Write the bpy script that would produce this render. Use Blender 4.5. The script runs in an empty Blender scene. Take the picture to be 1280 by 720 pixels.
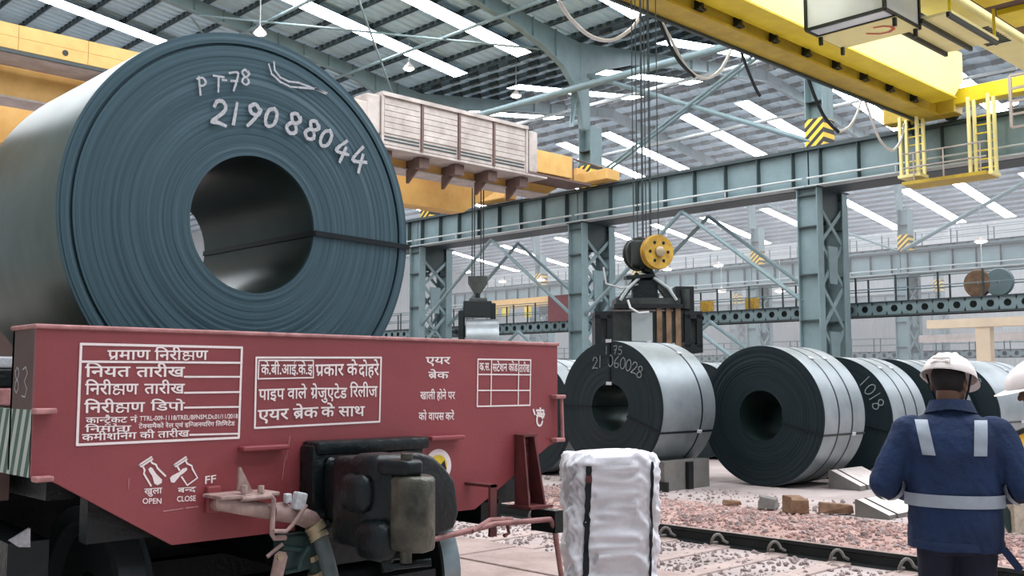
import bpy, bmesh, math, random
from mathutils import Vector, Matrix, noise
from mathutils.bvhtree import BVHTree
random.seed(7)
SC = bpy.context.scene
COL = SC.collection
PI = math.pi

# ---------------------------------------------------------------- camera, world, exposure
FPX, YAW, PITCH, CAMH = 1265.0, math.radians(43.9), math.atan(115 / 1265.0), 1.6
FWD = Vector((math.sin(YAW) * math.cos(PITCH), math.cos(YAW) * math.cos(PITCH), math.sin(PITCH)))
RGT = Vector((math.cos(YAW), -math.sin(YAW), 0))
UPV = RGT.cross(FWD)
cam_data = bpy.data.cameras.new('camera')
cam = bpy.data.objects.new('camera', cam_data)
COL.objects.link(cam)
cam_data.sensor_width = 36.0
cam_data.lens = FPX / 1280.0 * 36.0
cam_data.clip_end = 500
cam_data.clip_start = 0.05
mw = Matrix((RGT, UPV, -FWD)).transposed().to_4x4()
mw.translation = Vector((0, 0, CAMH))
cam.matrix_world = mw
SC.camera = cam

world = bpy.data.worlds.new('world')
SC.world = world
world.use_nodes = True
world.node_tree.nodes['Background'].inputs[0].default_value = (0.95, 0.97, 1.0, 1)
world.node_tree.nodes['Background'].inputs[1].default_value = 3.0
SKYLIGHT = 26.0
HAZE = 0.0065
SC.view_settings.view_transform = 'Standard'
SC.view_settings.look = 'None'
SC.view_settings.gamma = 1.0
SC.view_settings.use_curve_mapping = False
SC.view_settings.exposure = -0.15


def at(px, py, axis, val):
    """world point where the sight line of a photograph pixel meets the plane axis=val"""
    r = FWD + RGT * ((px - 640) / FPX) + UPV * ((360 - py) / FPX)
    o = Vector((0, 0, CAMH))
    return o + r * ((val - o[axis]) / r[axis])


# ---------------------------------------------------------------- materials
def lin(c):
    return tuple(((x / 255.0) / 12.92 if x / 255.0 <= 0.04045 else ((x / 255.0 + 0.055) / 1.055) ** 2.4) for x in c)


def mat(name, rgb, rough=0.6, metal=0.0, var=0.18, scale=3.0, bump=0.0, bscale=40.0, rgb2=None, stretch=(1, 1, 1), spec=0.5):
    m = bpy.data.materials.new(name)
    m.use_nodes = True
    nt = m.node_tree
    b = nt.nodes['Principled BSDF']
    b.inputs['Roughness'].default_value = rough
    b.inputs['Metallic'].default_value = metal
    b.inputs['Specular IOR Level'].default_value = spec
    c = lin(rgb)
    c2 = lin(rgb2) if rgb2 else tuple(x * (1 - var) for x in c)
    c1 = c if rgb2 else tuple(min(1, x * (1 + var * 0.6)) for x in c)
    tc = nt.nodes.new('ShaderNodeTexCoord')
    mp = nt.nodes.new('ShaderNodeMapping')
    mp.inputs['Scale'].default_value = stretch
    nt.links.new(tc.outputs['Object'], mp.inputs['Vector'])
    n = nt.nodes.new('ShaderNodeTexNoise')
    n.inputs['Scale'].default_value = scale
    n.inputs['Detail'].default_value = 6
    n.inputs['Roughness'].default_value = 0.65
    nt.links.new(mp.outputs['Vector'], n.inputs['Vector'])
    r = nt.nodes.new('ShaderNodeValToRGB')
    r.color_ramp.elements[0].position = 0.32
    r.color_ramp.elements[1].position = 0.68
    r.color_ramp.elements[0].color = (*c2, 1)
    r.color_ramp.elements[1].color = (*c1, 1)
    nt.links.new(n.outputs['Fac'], r.inputs['Fac'])
    nt.links.new(r.outputs['Color'], b.inputs['Base Color'])
    if bump:
        n2 = nt.nodes.new('ShaderNodeTexNoise')
        n2.inputs['Scale'].default_value = bscale
        n2.inputs['Detail'].default_value = 4
        nt.links.new(tc.outputs['Object'], n2.inputs['Vector'])
        bp = nt.nodes.new('ShaderNodeBump')
        bp.inputs['Strength'].default_value = bump
        bp.inputs['Distance'].default_value = 0.02
        nt.links.new(n2.outputs['Fac'], bp.inputs['Height'])
        nt.links.new(bp.outputs['Normal'], b.inputs['Normal'])
    return m


def emit(name, rgb, s):
    m = bpy.data.materials.new(name)
    m.use_nodes = True
    nt = m.node_tree
    nt.nodes.remove(nt.nodes['Principled BSDF'])
    e = nt.nodes.new('ShaderNodeEmission')
    e.inputs[0].default_value = (*lin(rgb), 1)
    e.inputs[1].default_value = s
    nt.links.new(e.outputs[0], nt.nodes['Material Output'].inputs[0])
    return m


def stripes(name, a, b, n=(1, 0, 1), freq=12.0, rough=0.6):
    m = mat(name, a, rough)
    nt = m.node_tree
    bs = nt.nodes['Principled BSDF']
    tc = nt.nodes.new('ShaderNodeTexCoord')
    d = nt.nodes.new('ShaderNodeVectorMath')
    d.operation = 'DOT_PRODUCT'
    d.inputs[1].default_value = n
    nt.links.new(tc.outputs['Object'], d.inputs[0])
    mu = nt.nodes.new('ShaderNodeMath'); mu.operation = 'MULTIPLY'; mu.inputs[1].default_value = freq
    fr = nt.nodes.new('ShaderNodeMath'); fr.operation = 'FRACT'
    gt = nt.nodes.new('ShaderNodeMath'); gt.operation = 'GREATER_THAN'; gt.inputs[1].default_value = 0.5
    nt.links.new(d.outputs['Value'], mu.inputs[0]); nt.links.new(mu.outputs[0], fr.inputs[0]); nt.links.new(fr.outputs[0], gt.inputs[0])
    mx = nt.nodes.new('ShaderNodeMixRGB')
    mx.inputs[1].default_value = (*lin(a), 1); mx.inputs[2].default_value = (*lin(b), 1)
    nt.links.new(gt.outputs[0], mx.inputs[0]); nt.links.new(mx.outputs[0], bs.inputs['Base Color'])
    return m


def coil_face_mat(name, dark, light):
    """edges of the wound strip: tone varies with the radius from the coil axis (local X)"""
    m = mat(name, dark, 0.5, 0.25)
    nt = m.node_tree
    bs = nt.nodes['Principled BSDF']
    tc = nt.nodes.new('ShaderNodeTexCoord')
    mul = nt.nodes.new('ShaderNodeVectorMath'); mul.operation = 'MULTIPLY'; mul.inputs[1].default_value = (0, 1, 1)
    ln = nt.nodes.new('ShaderNodeVectorMath'); ln.operation = 'LENGTH'
    nt.links.new(tc.outputs['Object'], mul.inputs[0]); nt.links.new(mul.outputs[0], ln.inputs[0])
    sep = nt.nodes.new('ShaderNodeSeparateXYZ'); nt.links.new(tc.outputs['Object'], sep.inputs[0])
    at2 = nt.nodes.new('ShaderNodeMath'); at2.operation = 'ARCTAN2'
    nt.links.new(sep.outputs[1], at2.inputs[0]); nt.links.new(sep.outputs[2], at2.inputs[1])
    am = nt.nodes.new('ShaderNodeMath'); am.operation = 'MULTIPLY'; am.inputs[1].default_value = 0.35
    nt.links.new(at2.outputs[0], am.inputs[0])
    rm = nt.nodes.new('ShaderNodeMath'); rm.operation = 'MULTIPLY'; rm.inputs[1].default_value = 60
    nt.links.new(ln.outputs['Value'], rm.inputs[0])
    cb = nt.nodes.new('ShaderNodeCombineXYZ')
    nt.links.new(rm.outputs[0], cb.inputs[0]); nt.links.new(am.outputs[0], cb.inputs[1])
    n = nt.nodes.new('ShaderNodeTexNoise'); n.inputs['Scale'].default_value = 1.0; n.inputs['Detail'].default_value = 7; n.inputs['Roughness'].default_value = 0.7
    nt.links.new(cb.outputs[0], n.inputs['Vector'])
    r = nt.nodes.new('ShaderNodeValToRGB')
    r.color_ramp.elements[0].position = 0.28; r.color_ramp.elements[0].color = (*lin(dark), 1)
    r.color_ramp.elements[1].position = 0.82; r.color_ramp.elements[1].color = (*lin(light), 1)
    nt.links.new(n.outputs['Fac'], r.inputs['Fac']); nt.links.new(r.outputs['Color'], bs.inputs['Base Color'])
    return m


MT = dict(
    roof=mat('roof_sheet', (176, 204, 218), 0.6, 0.0, 0.1, 0.8),
    purlin=mat('purlin_steel', (88, 106, 114), 0.6, 0.0, 0.15, 2),
    steel=mat('grey_painted_steel', (112, 134, 138), 0.55, 0.0, 0.14, 1.2),
    steel_dark=mat('dark_grey_steel', (46, 60, 62), 0.55, 0.0, 0.2, 2),  # colour lowered to carry the shade of undersides
    steel_pale=mat('pale_grey_steel', (168, 176, 176), 0.5, 0.0, 0.12, 1.5),
    skylight=emit('skylight_sheet', (248, 249, 255), SKYLIGHT),
    lamp=emit('lamp_glow', (255, 244, 235), 14.0),
    cladding=mat('wall_cladding', (158, 164, 166), 0.7, 0.0, 0.08, 0.3),
    floor=mat('dusty_concrete', (178, 166, 163), 0.85, 0.0, 0.2, 1.1, 0.25, 25, rgb2=(148, 136, 132)),
    slab=mat('worn_concrete_slab', (170, 150, 144), 0.85, 0.0, 0.2, 2.2, 0.4, 30, rgb2=(134, 116, 110)),
    earth=mat('reddish_rubble_earth', (182, 152, 144), 0.95, 0.0, 0.3, 5, 0.8, 40, rgb2=(142, 112, 104)),
    stone=mat('grey_ballast_stone', (168, 152, 148), 0.9, 0.0, 0.3, 1.5, rgb2=(112, 98, 96)),
    stone_red=mat('reddish_ballast_stone', (178, 146, 138), 0.9, 0.0, 0.3, 1.5, rgb2=(132, 102, 96)),
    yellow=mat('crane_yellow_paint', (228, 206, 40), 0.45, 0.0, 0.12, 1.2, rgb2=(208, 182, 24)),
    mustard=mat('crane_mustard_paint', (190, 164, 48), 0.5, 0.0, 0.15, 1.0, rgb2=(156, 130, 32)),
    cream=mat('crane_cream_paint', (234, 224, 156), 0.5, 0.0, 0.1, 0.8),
    orange=mat('crane_amber_paint', (212, 174, 104), 0.55, 0.0, 0.15, 0.8, rgb2=(192, 146, 76)),
    offwhite=mat('dusty_offwhite_paint', (184, 176, 170), 0.6, 0.0, 0.15, 1.6, rgb2=(150, 140, 134)),
    red=mat('wagon_red_oxide', (150, 72, 76), 0.4, 0.0, 0.12, 1.3, 0.06, 60, rgb2=(134, 62, 66)),
    red_dark=mat('dark_red_oxide', (108, 50, 50), 0.6, 0.0, 0.3, 8, rgb2=(74, 38, 38)),
    brown=mat('wagon_side_brown', (96, 76, 70), 0.65, 0.0, 0.2, 4),
    pinkedge=mat('faded_pink_edge', (196, 140, 138), 0.6, 0.0, 0.2, 12, rgb2=(150, 96, 94)),
    paint=mat('white_stencil_paint', (246, 232, 230), 0.6, 0.0, 0.06, 30),
    tan=mat('faded_tan_paint', (206, 186, 156), 0.6, 0.0, 0.1, 1),
    chalkdim=mat('faded_chalk', (140, 148, 150), 0.9, 0.0, 0.3, 60),
    rod=mat('brownish_pink_rod_paint', (158, 110, 106), 0.6, 0.0, 0.25, 12, rgb2=(116, 74, 72)),
    chalk=mat('white_chalk', (196, 198, 202), 0.9, 0.0, 0.3, 60),
    black=mat('near_black_steel', (16, 22, 24), 0.45, 0.1, 0.35, 6, 0.3, 30),
    casting=mat('greasy_dark_casting', (22, 32, 34), 0.35, 0.35, 0.35, 7, 0.4, 26),
    knuckle=mat('worn_brown_casting', (100, 98, 86), 0.32, 0.3, 0.3, 8, 0.5, 22, rgb2=(40, 42, 36)),
    wheel=mat('wheel_steel', (40, 48, 50), 0.5, 0.4, 0.3, 5),
    tread=mat('polished_tread', (150, 164, 168), 0.25, 0.9, 0.2, 5),
    pipe=mat('pinkish_grey_pipe_paint', (186, 160, 152), 0.5, 0.0, 0.2, 14, rgb2=(136, 112, 106)),
    hose=mat('grey_rubber_hose', (86, 98, 98), 0.6, 0.0, 0.2, 14),
    brass=mat('dull_hose_clamp', (176, 160, 130), 0.4, 0.5, 0.2, 10),
    green=mat('dark_green_hose', (36, 62, 60), 0.55, 0.0, 0.3, 10),
    coilface=coil_face_mat('coil_edge_steel', (44, 68, 78), (76, 106, 116)),
    coilbody=mat('coil_wrap_steel', (92, 110, 104), 0.3, 0.6, 0.2, 0.9, rgb2=(50, 72, 64), stretch=(1.5, 1, 1)),
    coilface2=coil_face_mat('yard_coil_edge_steel', (14, 30, 35), (26, 46, 52)),  # shade on the yard coil ends put into a darker tone
    coilbody2=mat('yard_coil_wrap_steel', (160, 168, 172), 0.38, 0.45, 0.14, 0.9, rgb2=(118, 130, 134)),
    bore=mat('coil_bore_steel', (44, 62, 58), 0.34, 0.5, 0.3, 2.0),
    strap=mat('black_steel_strap', (30, 38, 42), 0.4, 0.5, 0.2, 5),
    tarp=mat('white_plastic_wrap', (228, 228, 234), 0.38, 0.0, 0.05, 3, 0.3, 14),
    rail=mat('rail_dark_steel', (36, 42, 42), 0.5, 0.4, 0.3, 3, rgb2=(22, 26, 26)),
    railtop=mat('rail_running_face', (150, 132, 126), 0.4, 0.5, 0.25, 4),
    sleeper=mat('concrete_sleeper', (168, 150, 144), 0.9, 0.0, 0.2, 3, 0.3),
    chock=mat('concrete_chock', (112, 110, 106), 0.85, 0.0, 0.2, 4, 0.2),
    chocktop=mat('lit_chock_top', (204, 194, 188), 0.85, 0.0, 0.15, 5),  # top-lit tone of the concrete put into a paler colour
    wood=mat('brown_timber_offcut', (140, 108, 84), 0.85, 0.0, 0.3, 6, rgb2=(96, 72, 54)),
    navy=mat('navy_work_cloth', (24, 50, 90), 0.85, 0.0, 0.22, 5, 0.3, 45, rgb2=(14, 32, 62)),
    trouser=mat('dark_navy_trouser', (24, 30, 48), 0.9, 0.0, 0.2, 6),
    reflect=mat('silver_reflective_tape', (160, 170, 182), 0.45, 0.1, 0.12, 14),
    helmet=mat('white_helmet_plastic', (240, 232, 228), 0.35, 0.0, 0.06, 4),
    skin=mat('skin', (116, 82, 66), 0.6, 0.0, 0.12, 10),
    hair=mat('black_hair', (24, 22, 22), 0.75, 0.0, 0.3, 60),
    boot=mat('black_boot_leather', (30, 28, 28), 0.6, 0.0, 0.2, 8),
    glass=mat('cab_window_glass', (206, 214, 214), 0.1, 0.0, 0.05, 1),
    redmark=mat('red_painted_mark', (196, 84, 54), 0.6, 0.0, 0.1, 6),
    maroon=mat('maroon_panel_paint', (134, 84, 88), 0.6, 0.0, 0.1, 2),
    amber=mat('yellow_sheave_paint', (214, 172, 60), 0.5, 0.0, 0.25, 6, rgb2=(160, 120, 40)),
    grab=mat('grab_steel', (70, 76, 72), 0.5, 0.3, 0.3, 2.5, rgb2=(36, 42, 40)),
    grabrust=mat('rusty_grab_guide', (150, 120, 92), 0.7, 0.1, 0.3, 3, rgb2=(92, 72, 56)),
    rope=mat('wire_rope', (62, 70, 72), 0.6, 0.4, 0.2, 8),
    cablew=mat('white_cable', (206, 206, 206), 0.5),
    hazard=stripes('hazard_stripes', (222, 186, 60), (34, 36, 36), (0, 0.7, 0.8), 3.2),
    bufferstripe=stripes('green_white_stripes', (74, 104, 88), (196, 204, 196), (0, 1.0, 0.34), 13.0),
    postcream=mat('chipped_cream_paint', (206, 198, 180), 0.75, 0.0, 0.25, 9, 0.4, 30, rgb2=(166, 154, 136)),
    postyellow=mat('yellow_board_paint', (240, 190, 48), 0.5, 0.0, 0.1, 8),
    blackpaint=mat('black_stencil_paint', (30, 30, 30), 0.6),
    yellowpaint=mat('yellow_stencil_paint', (232, 200, 50), 0.6),
    rooftop=mat('eave_gutter', (110, 124, 128), 0.6),
)


# ---------------------------------------------------------------- mesh builder
def world_loc(o):
    v = Vector((0, 0, 0))
    while o:
        v += o.location
        o = o.parent
    return v


class MB:
    def __init__(s):
        s.v, s.f, s.mi = [], [], []
        s.m = 0

    def face(s, idx):
        s.f.append(idx); s.mi.append(s.m)

    def add(s, vs, fs):
        k = len(s.v)
        s.v += [Vector(v) for v in vs]
        for f in fs:
            s.face([k + i for i in f])

    def box(s, x0, y0, z0, x1, y1, z1):
        x0, x1 = min(x0, x1), max(x0, x1); y0, y1 = min(y0, y1), max(y0, y1); z0, z1 = min(z0, z1), max(z0, z1)
        s.add([(x0, y0, z0), (x1, y0, z0), (x1, y1, z0), (x0, y1, z0), (x0, y0, z1), (x1, y0, z1), (x1, y1, z1), (x0, y1, z1)],
              [(3, 2, 1, 0), (4, 5, 6, 7), (0, 1, 5, 4), (1, 2, 6, 5), (2, 3, 7, 6), (3, 0, 4, 7)])
        return s

    def bbox(s, c, size, bev=0.01, rot=None, seg=2):
        bm = bmesh.new()
        bmesh.ops.create_cube(bm, size=1)
        bmesh.ops.scale(bm, vec=size, verts=bm.verts)
        if bev:
            bmesh.ops.bevel(bm, geom=list(bm.edges), offset=bev, segments=seg, affect='EDGES', profile=0.5)
        if rot is not None:
            bmesh.ops.rotate(bm, cent=(0, 0, 0), matrix=rot, verts=bm.verts)
        bmesh.ops.translate(bm, vec=c, verts=bm.verts)
        s.frombm(bm)
        return s

    def frombm(s, bm):
        bm.verts.index_update()
        k = len(s.v)
        s.v += [v.co.copy() for v in bm.verts]
        for f in bm.faces:
            s.face([k + v.index for v in f.verts])
        bm.free()

    def bar(s, p0, p1, w, h, up=(0, 0, 1)):
        """rectangular bar from p0 to p1; w across, h along up"""
        p0, p1 = Vector(p0), Vector(p1)
        d = (p1 - p0).normalized()
        u = Vector(up)
        if abs(d.dot(u)) > 0.99:
            u = Vector((1, 0, 0))
        a = d.cross(u).normalized(); b = a.cross(d).normalized()
        vs = []
        for p in (p0, p1):
            for i, j in ((-1, -1), (1, -1), (1, 1), (-1, 1)):
                vs.append(p + a * (i * w / 2) + b * (j * h / 2))
        s.add(vs, [(3, 2, 1, 0), (4, 5, 6, 7), (0, 1, 5, 4), (1, 2, 6, 5), (2, 3, 7, 6), (3, 0, 4, 7)])
        return s

    def ibar(s, p0, p1, w, h, t=0.03, up=(0, 0, 1)):
        p0, p1 = Vector(p0), Vector(p1)
        d = (p1 - p0).normalized(); u = Vector(up)
        if abs(d.dot(u)) > 0.99: u = Vector((1, 0, 0))
        b = d.cross(u).normalized().cross(d).normalized()
        s.bar(p0, p1, t * 0.8, h, up)
        s.bar(p0 + b * (h / 2 - t / 2), p1 + b * (h / 2 - t / 2), w, t, up)
        s.bar(p0 - b * (h / 2 - t / 2), p1 - b * (h / 2 - t / 2), w, t, up)
        return s

    def tube(s, path, r, n=10, cap=True):
        path = [Vector(p) for p in path]
        rs = r if isinstance(r, (list, tuple)) else [r] * len(path)
        k = len(s.v)
        prev = None
        for i, p in enumerate(path):
            t = (path[min(i + 1, len(path) - 1)] - path[max(i - 1, 0)]).normalized()
            if prev is None:
                ref = Vector((0, 0, 1)) if abs(t.z) < 0.9 else Vector((1, 0, 0))
                a = t.cross(ref).normalized()
            else:
                a = (prev - t * prev.dot(t)).normalized()
            prev = a
            b = t.cross(a)
            for j in range(n):
                an = 2 * PI * j / n
                s.v.append(p + (a * math.cos(an) + b * math.sin(an)) * rs[i])
        for i in range(len(path) - 1):
            for j in range(n):
                j2 = (j + 1) % n
                s.face([k + i * n + j, k + i * n + j2, k + (i + 1) * n + j2, k + (i + 1) * n + j])
        if cap:
            s.face([k + j for j in range(n)][::-1])
            s.face([k + (len(path) - 1) * n + j for j in range(n)])
        return s

    def prism(s, poly, depth, M):
        """poly: list of 2-D points; M maps (u, v, w) to 3-D; extruded from w=0 to w=depth"""
        n = len(poly); k = len(s.v)
        for w in (0, depth):
            for u, v in poly:
                s.v.append(M(u, v, w))
        s.face([k + i for i in range(n)][::-1])
        s.face([k + n + i for i in range(n)])
        for i in range(n):
            j = (i + 1) % n
            s.face([k + i, k + j, k + n + j, k + n + i])
        return s

    def lathe(s, prof, M, n=32, closed=False):
        """prof: (a, r) pairs along the axis; M maps (a, y, z) to 3-D"""
        k = len(s.v); L = len(prof)
        for a, r in prof:
            for j in range(n):
                an = 2 * PI * j / n
                s.v.append(M(a, r * math.cos(an), r * math.sin(an)))
        for i in range(L if closed else L - 1):
            i2 = (i + 1) % L
            for j in range(n):
                j2 = (j + 1) % n
                s.face([k + i * n + j, k + i2 * n + j, k + i2 * n + j2, k + i * n + j2])
        return s

    def ribbon(s, pts, w, M, t=0.004):
        """flat painted stroke through 2-D pts, width w; M maps (u, v, depth)"""
        P = [Vector((p[0], p[1])) for p in pts]
        k = len(s.v); n = len(P)
        for i, p in enumerate(P):
            d = (P[min(i + 1, n - 1)] - P[max(i - 1, 0)])
            d = d.normalized() if d.length > 1e-9 else Vector((1, 0))
            nr = Vector((-d.y, d.x)) * (w / 2)
            e = Vector((0, 0))
            if i == 0: e = -d * w * 0.3
            if i == n - 1: e = d * w * 0.3
            for q in (p + nr + e, p - nr + e):
                s.v.append(M(q.x, q.y, t))
        for i in range(n - 1):
            a = k + i * 2
            s.face([a, a + 1, a + 3, a + 2])
        return s

    def shift(s, d, x0=2.8, k=0.8):
        s.v = [Vector((x0 + (v.x - x0) * k, v.y, v.z)) + d for v in s.v]
        return s

    def build(s, name, mats, parent=None, smooth=False, angle=35, label=None, kind=None, cat=None, group=None, keep=False):
        me = bpy.data.meshes.new(name)
        off = world_loc(parent) if parent is not None else Vector((0, 0, 0))
        o = bpy.data.objects.new(name, me)
        COL.objects.link(o)
        if parent is not None:
            o.parent = parent
            vs = [v - off for v in s.v]
        elif keep or not s.v:
            vs = s.v
        else:
            xs = [v.x for v in s.v]; ys = [v.y for v in s.v]; zs = [v.z for v in s.v]
            c = Vector(((min(xs) + max(xs)) / 2, (min(ys) + max(ys)) / 2, min(zs)))
            o.location = c
            vs = [v - c for v in s.v]
        me.from_pydata([tuple(v) for v in vs], [], s.f)
        if not isinstance(mats, (list, tuple)): mats = [mats]
        for m in mats: me.materials.append(m)
        if len(mats) > 1:
            me.polygons.foreach_set('material_index', s.mi)
        if smooth:
            me.polygons.foreach_set('use_smooth', [True] * len(me.polygons))
            me.set_sharp_from_angle(angle=math.radians(angle))
        me.update()
        tag(o, label, cat, group, kind)
        return o


def tag(o, label=None, cat=None, group=None, kind=None):
    if label: o['label'] = label
    if cat: o['category'] = cat
    if group: o['group'] = group
    if kind: o['kind'] = kind
    return o


def thing(name, label, cat, loc=(0, 0, 0), group=None, kind=None):
    o = bpy.data.objects.new(name, None)
    COL.objects.link(o)
    o.empty_display_size = 0.2
    o.location = loc
    return tag(o, label, cat, group, kind)


def dup(root, loc=None, label=None, rotz=None):
    def rec(o, par):
        c = o.copy(); COL.objects.link(c)
        if par is not None: c.parent = par
        for ch in list(o.children): rec(ch, c)
        return c
    r = rec(root, None)
    if loc is not None: r.location = loc
    if rotz is not None: r.rotation_euler = (0, 0, rotz)
    if label: r['label'] = label
    return r


ID = lambda x, y, z: Vector((x, y, z))

# ---------------------------------------------------------------- glyphs for the painted words (from the built-in font)
GL = {}
_tc = bpy.data.curves.new('glyph_source', 'FONT')
_tc.resolution_u = 3
_tc.offset = 0.016
_to = bpy.data.objects.new('glyph_source', _tc)
COL.objects.link(_to)


def _glyph_mesh(body):
    _tc.body = body
    dg = bpy.context.evaluated_depsgraph_get()
    dg.update()
    e = _to.evaluated_get(dg)
    m = e.to_mesh()
    r = ([(v.co.x, v.co.y) for v in m.vertices], [tuple(p.vertices) for p in m.polygons])
    e.to_mesh_clear()
    return r


def _ext(vs):
    return max(v[0] for v in vs)


def load_glyphs(chars, ref):
    rw = _ext(_glyph_mesh(ref)[0])
    for ch in chars:
        if ch in GL: continue
        vs, fs = _glyph_mesh(ch)
        adv = _ext(_glyph_mesh(ch + ref)[0]) - rw
        GL[ch] = (vs, fs, adv)


DEVA = 'अआइईएऐकखगचजञटडणतथदनपफबमयरलवशषसहािीुूेैोौं.'
load_glyphs(DEVA, 'ग')
load_glyphs('OPENCLFSTRMDHKtB0123456789-/.|', 'I')
bpy.data.objects.remove(_to)


def half(ch):
    """half form: the letter without its upright right stem"""
    vs, fs, adv = GL[ch]
    bm = bmesh.new()
    bv = [bm.verts.new((x, y, 0)) for x, y in vs]
    for f in fs:
        try: bm.faces.new([bv[i] for i in f])
        except ValueError: pass
    cut = adv - 0.17
    bmesh.ops.bisect_plane(bm, geom=list(bm.verts) + list(bm.edges) + list(bm.faces), plane_co=(cut, 0, 0), plane_no=(1, 0, 0), clear_outer=True)
    bm.verts.index_update()
    r = ([(v.co.x, v.co.y) for v in bm.verts], [tuple(v.index for v in f.verts) for f in bm.faces], cut)
    bm.free()
    return r


KSSA = [[(0.0, 0.585), (0.78, 0.585)], [(0.66, 0.6), (0.66, 0.0)], [(0.36, 0.585), (0.34, 0.47)],
        [(0.36, 0.42), (0.3, 0.5), (0.16, 0.5), (0.09, 0.41), (0.16, 0.32), (0.3, 0.31), (0.66, 0.24)],
        [(0.24, 0.31), (0.1, 0.22), (0.08, 0.08), (0.2, -0.01), (0.34, 0.02), (0.42, 0.12)]]


def layout(text):
    """visual-order text -> vertices, faces, width. ~X half form, ^ ra stroke below left, ' reph, _ ra caret, Q = kssa ligature"""
    V, F, x, i, last = [], [], 0.0, 0, (0.0, 0.5)

    def put(vs, fs, dx):
        k = len(V)
        V.extend((a + dx, b, 0.0003 * (i % 7)) for a, b in vs)
        F.extend(tuple(k + j for j in f) for f in fs)

    def strokes(ss, w, dx):
        t = MB()
        for q, st in enumerate(ss):
            t = MB(); t.ribbon(st, w * 1.25, lambda u, v, d: Vector((u, v, 0)))
            k = len(V)
            V.extend((v.x + dx, v.y, 0.0025 + 0.0004 * q) for v in t.v)
            F.extend(tuple(k + j for j in f) for f in t.f)
    while i < len(text):
        c = text[i]
        if c == ' ': x += 0.26
        elif c == '~':
            i += 1
            vs, fs, a = half(text[i]); put(vs, fs, x); x += a
        elif c == '^': strokes([[(last[1] - 0.17, 0.26), (last[1] - 0.42, 0.04)]], 0.085, last[0])
        elif c == '_': strokes([[(last[1] * 0.5 - 0.2, -0.24), (last[1] * 0.5, -0.08), (last[1] * 0.5 + 0.2, -0.24)]], 0.07, last[0])
        elif c == "'": strokes([[(last[1] - 0.14, 0.6), (last[1] - 0.02, 0.72), (last[1] - 0.02, 0.82), (last[1] - 0.14, 0.86)]], 0.075, last[0])
        elif c == 'Q':
            strokes(KSSA, 0.075, x); last = (x, 0.78); x += 0.78
        else:
            vs, fs, a = GL[c]; put(vs, fs, x)
            if a > 0.05: last = (x, a)
            x += a
        i += 1
    return V, F, x


def write(mb, text, x0, x1, zb, zt, M, htop=0.622, slant=0.0):
    """fit the text between x0..x1 with its head line at zt and its foot at zb"""
    V, F, w = layout(text)
    sx = (x1 - x0) / w; sz = (zt - zb) / htop
    mb.add([M(x0 + a * sx, zb + b * sz + slant * (a * sx), d) for a, b, d in V], F)


# ================================================================= LARGE STRUCTURE
# bays run along X; frames, columns and girders repeat along Y every 11.9 m
SP = 12.4
F0 = 20.4
FR = [F0 + SP * i for i in range(-2, 9)]
Y0, Y1 = -14.0, 118.0
X36, X70, X104 = 36.0, 70.4, 104.8

fl = MB(); fl.box(-6, Y0, -0.3, 112, Y1, 0.0)
fl.build('floor', MT['floor'], kind='structure')

SLOPE = 0.136


def roof_z(x, bay):
    xa, xr, xb, ze = bay
    return ze + SLOPE * ((x - xa) if x < xr else (xb - x)) if (xr - xa) == (xb - xr) else ze + SLOPE * ((xb - xr) - abs(x - xr))


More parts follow.
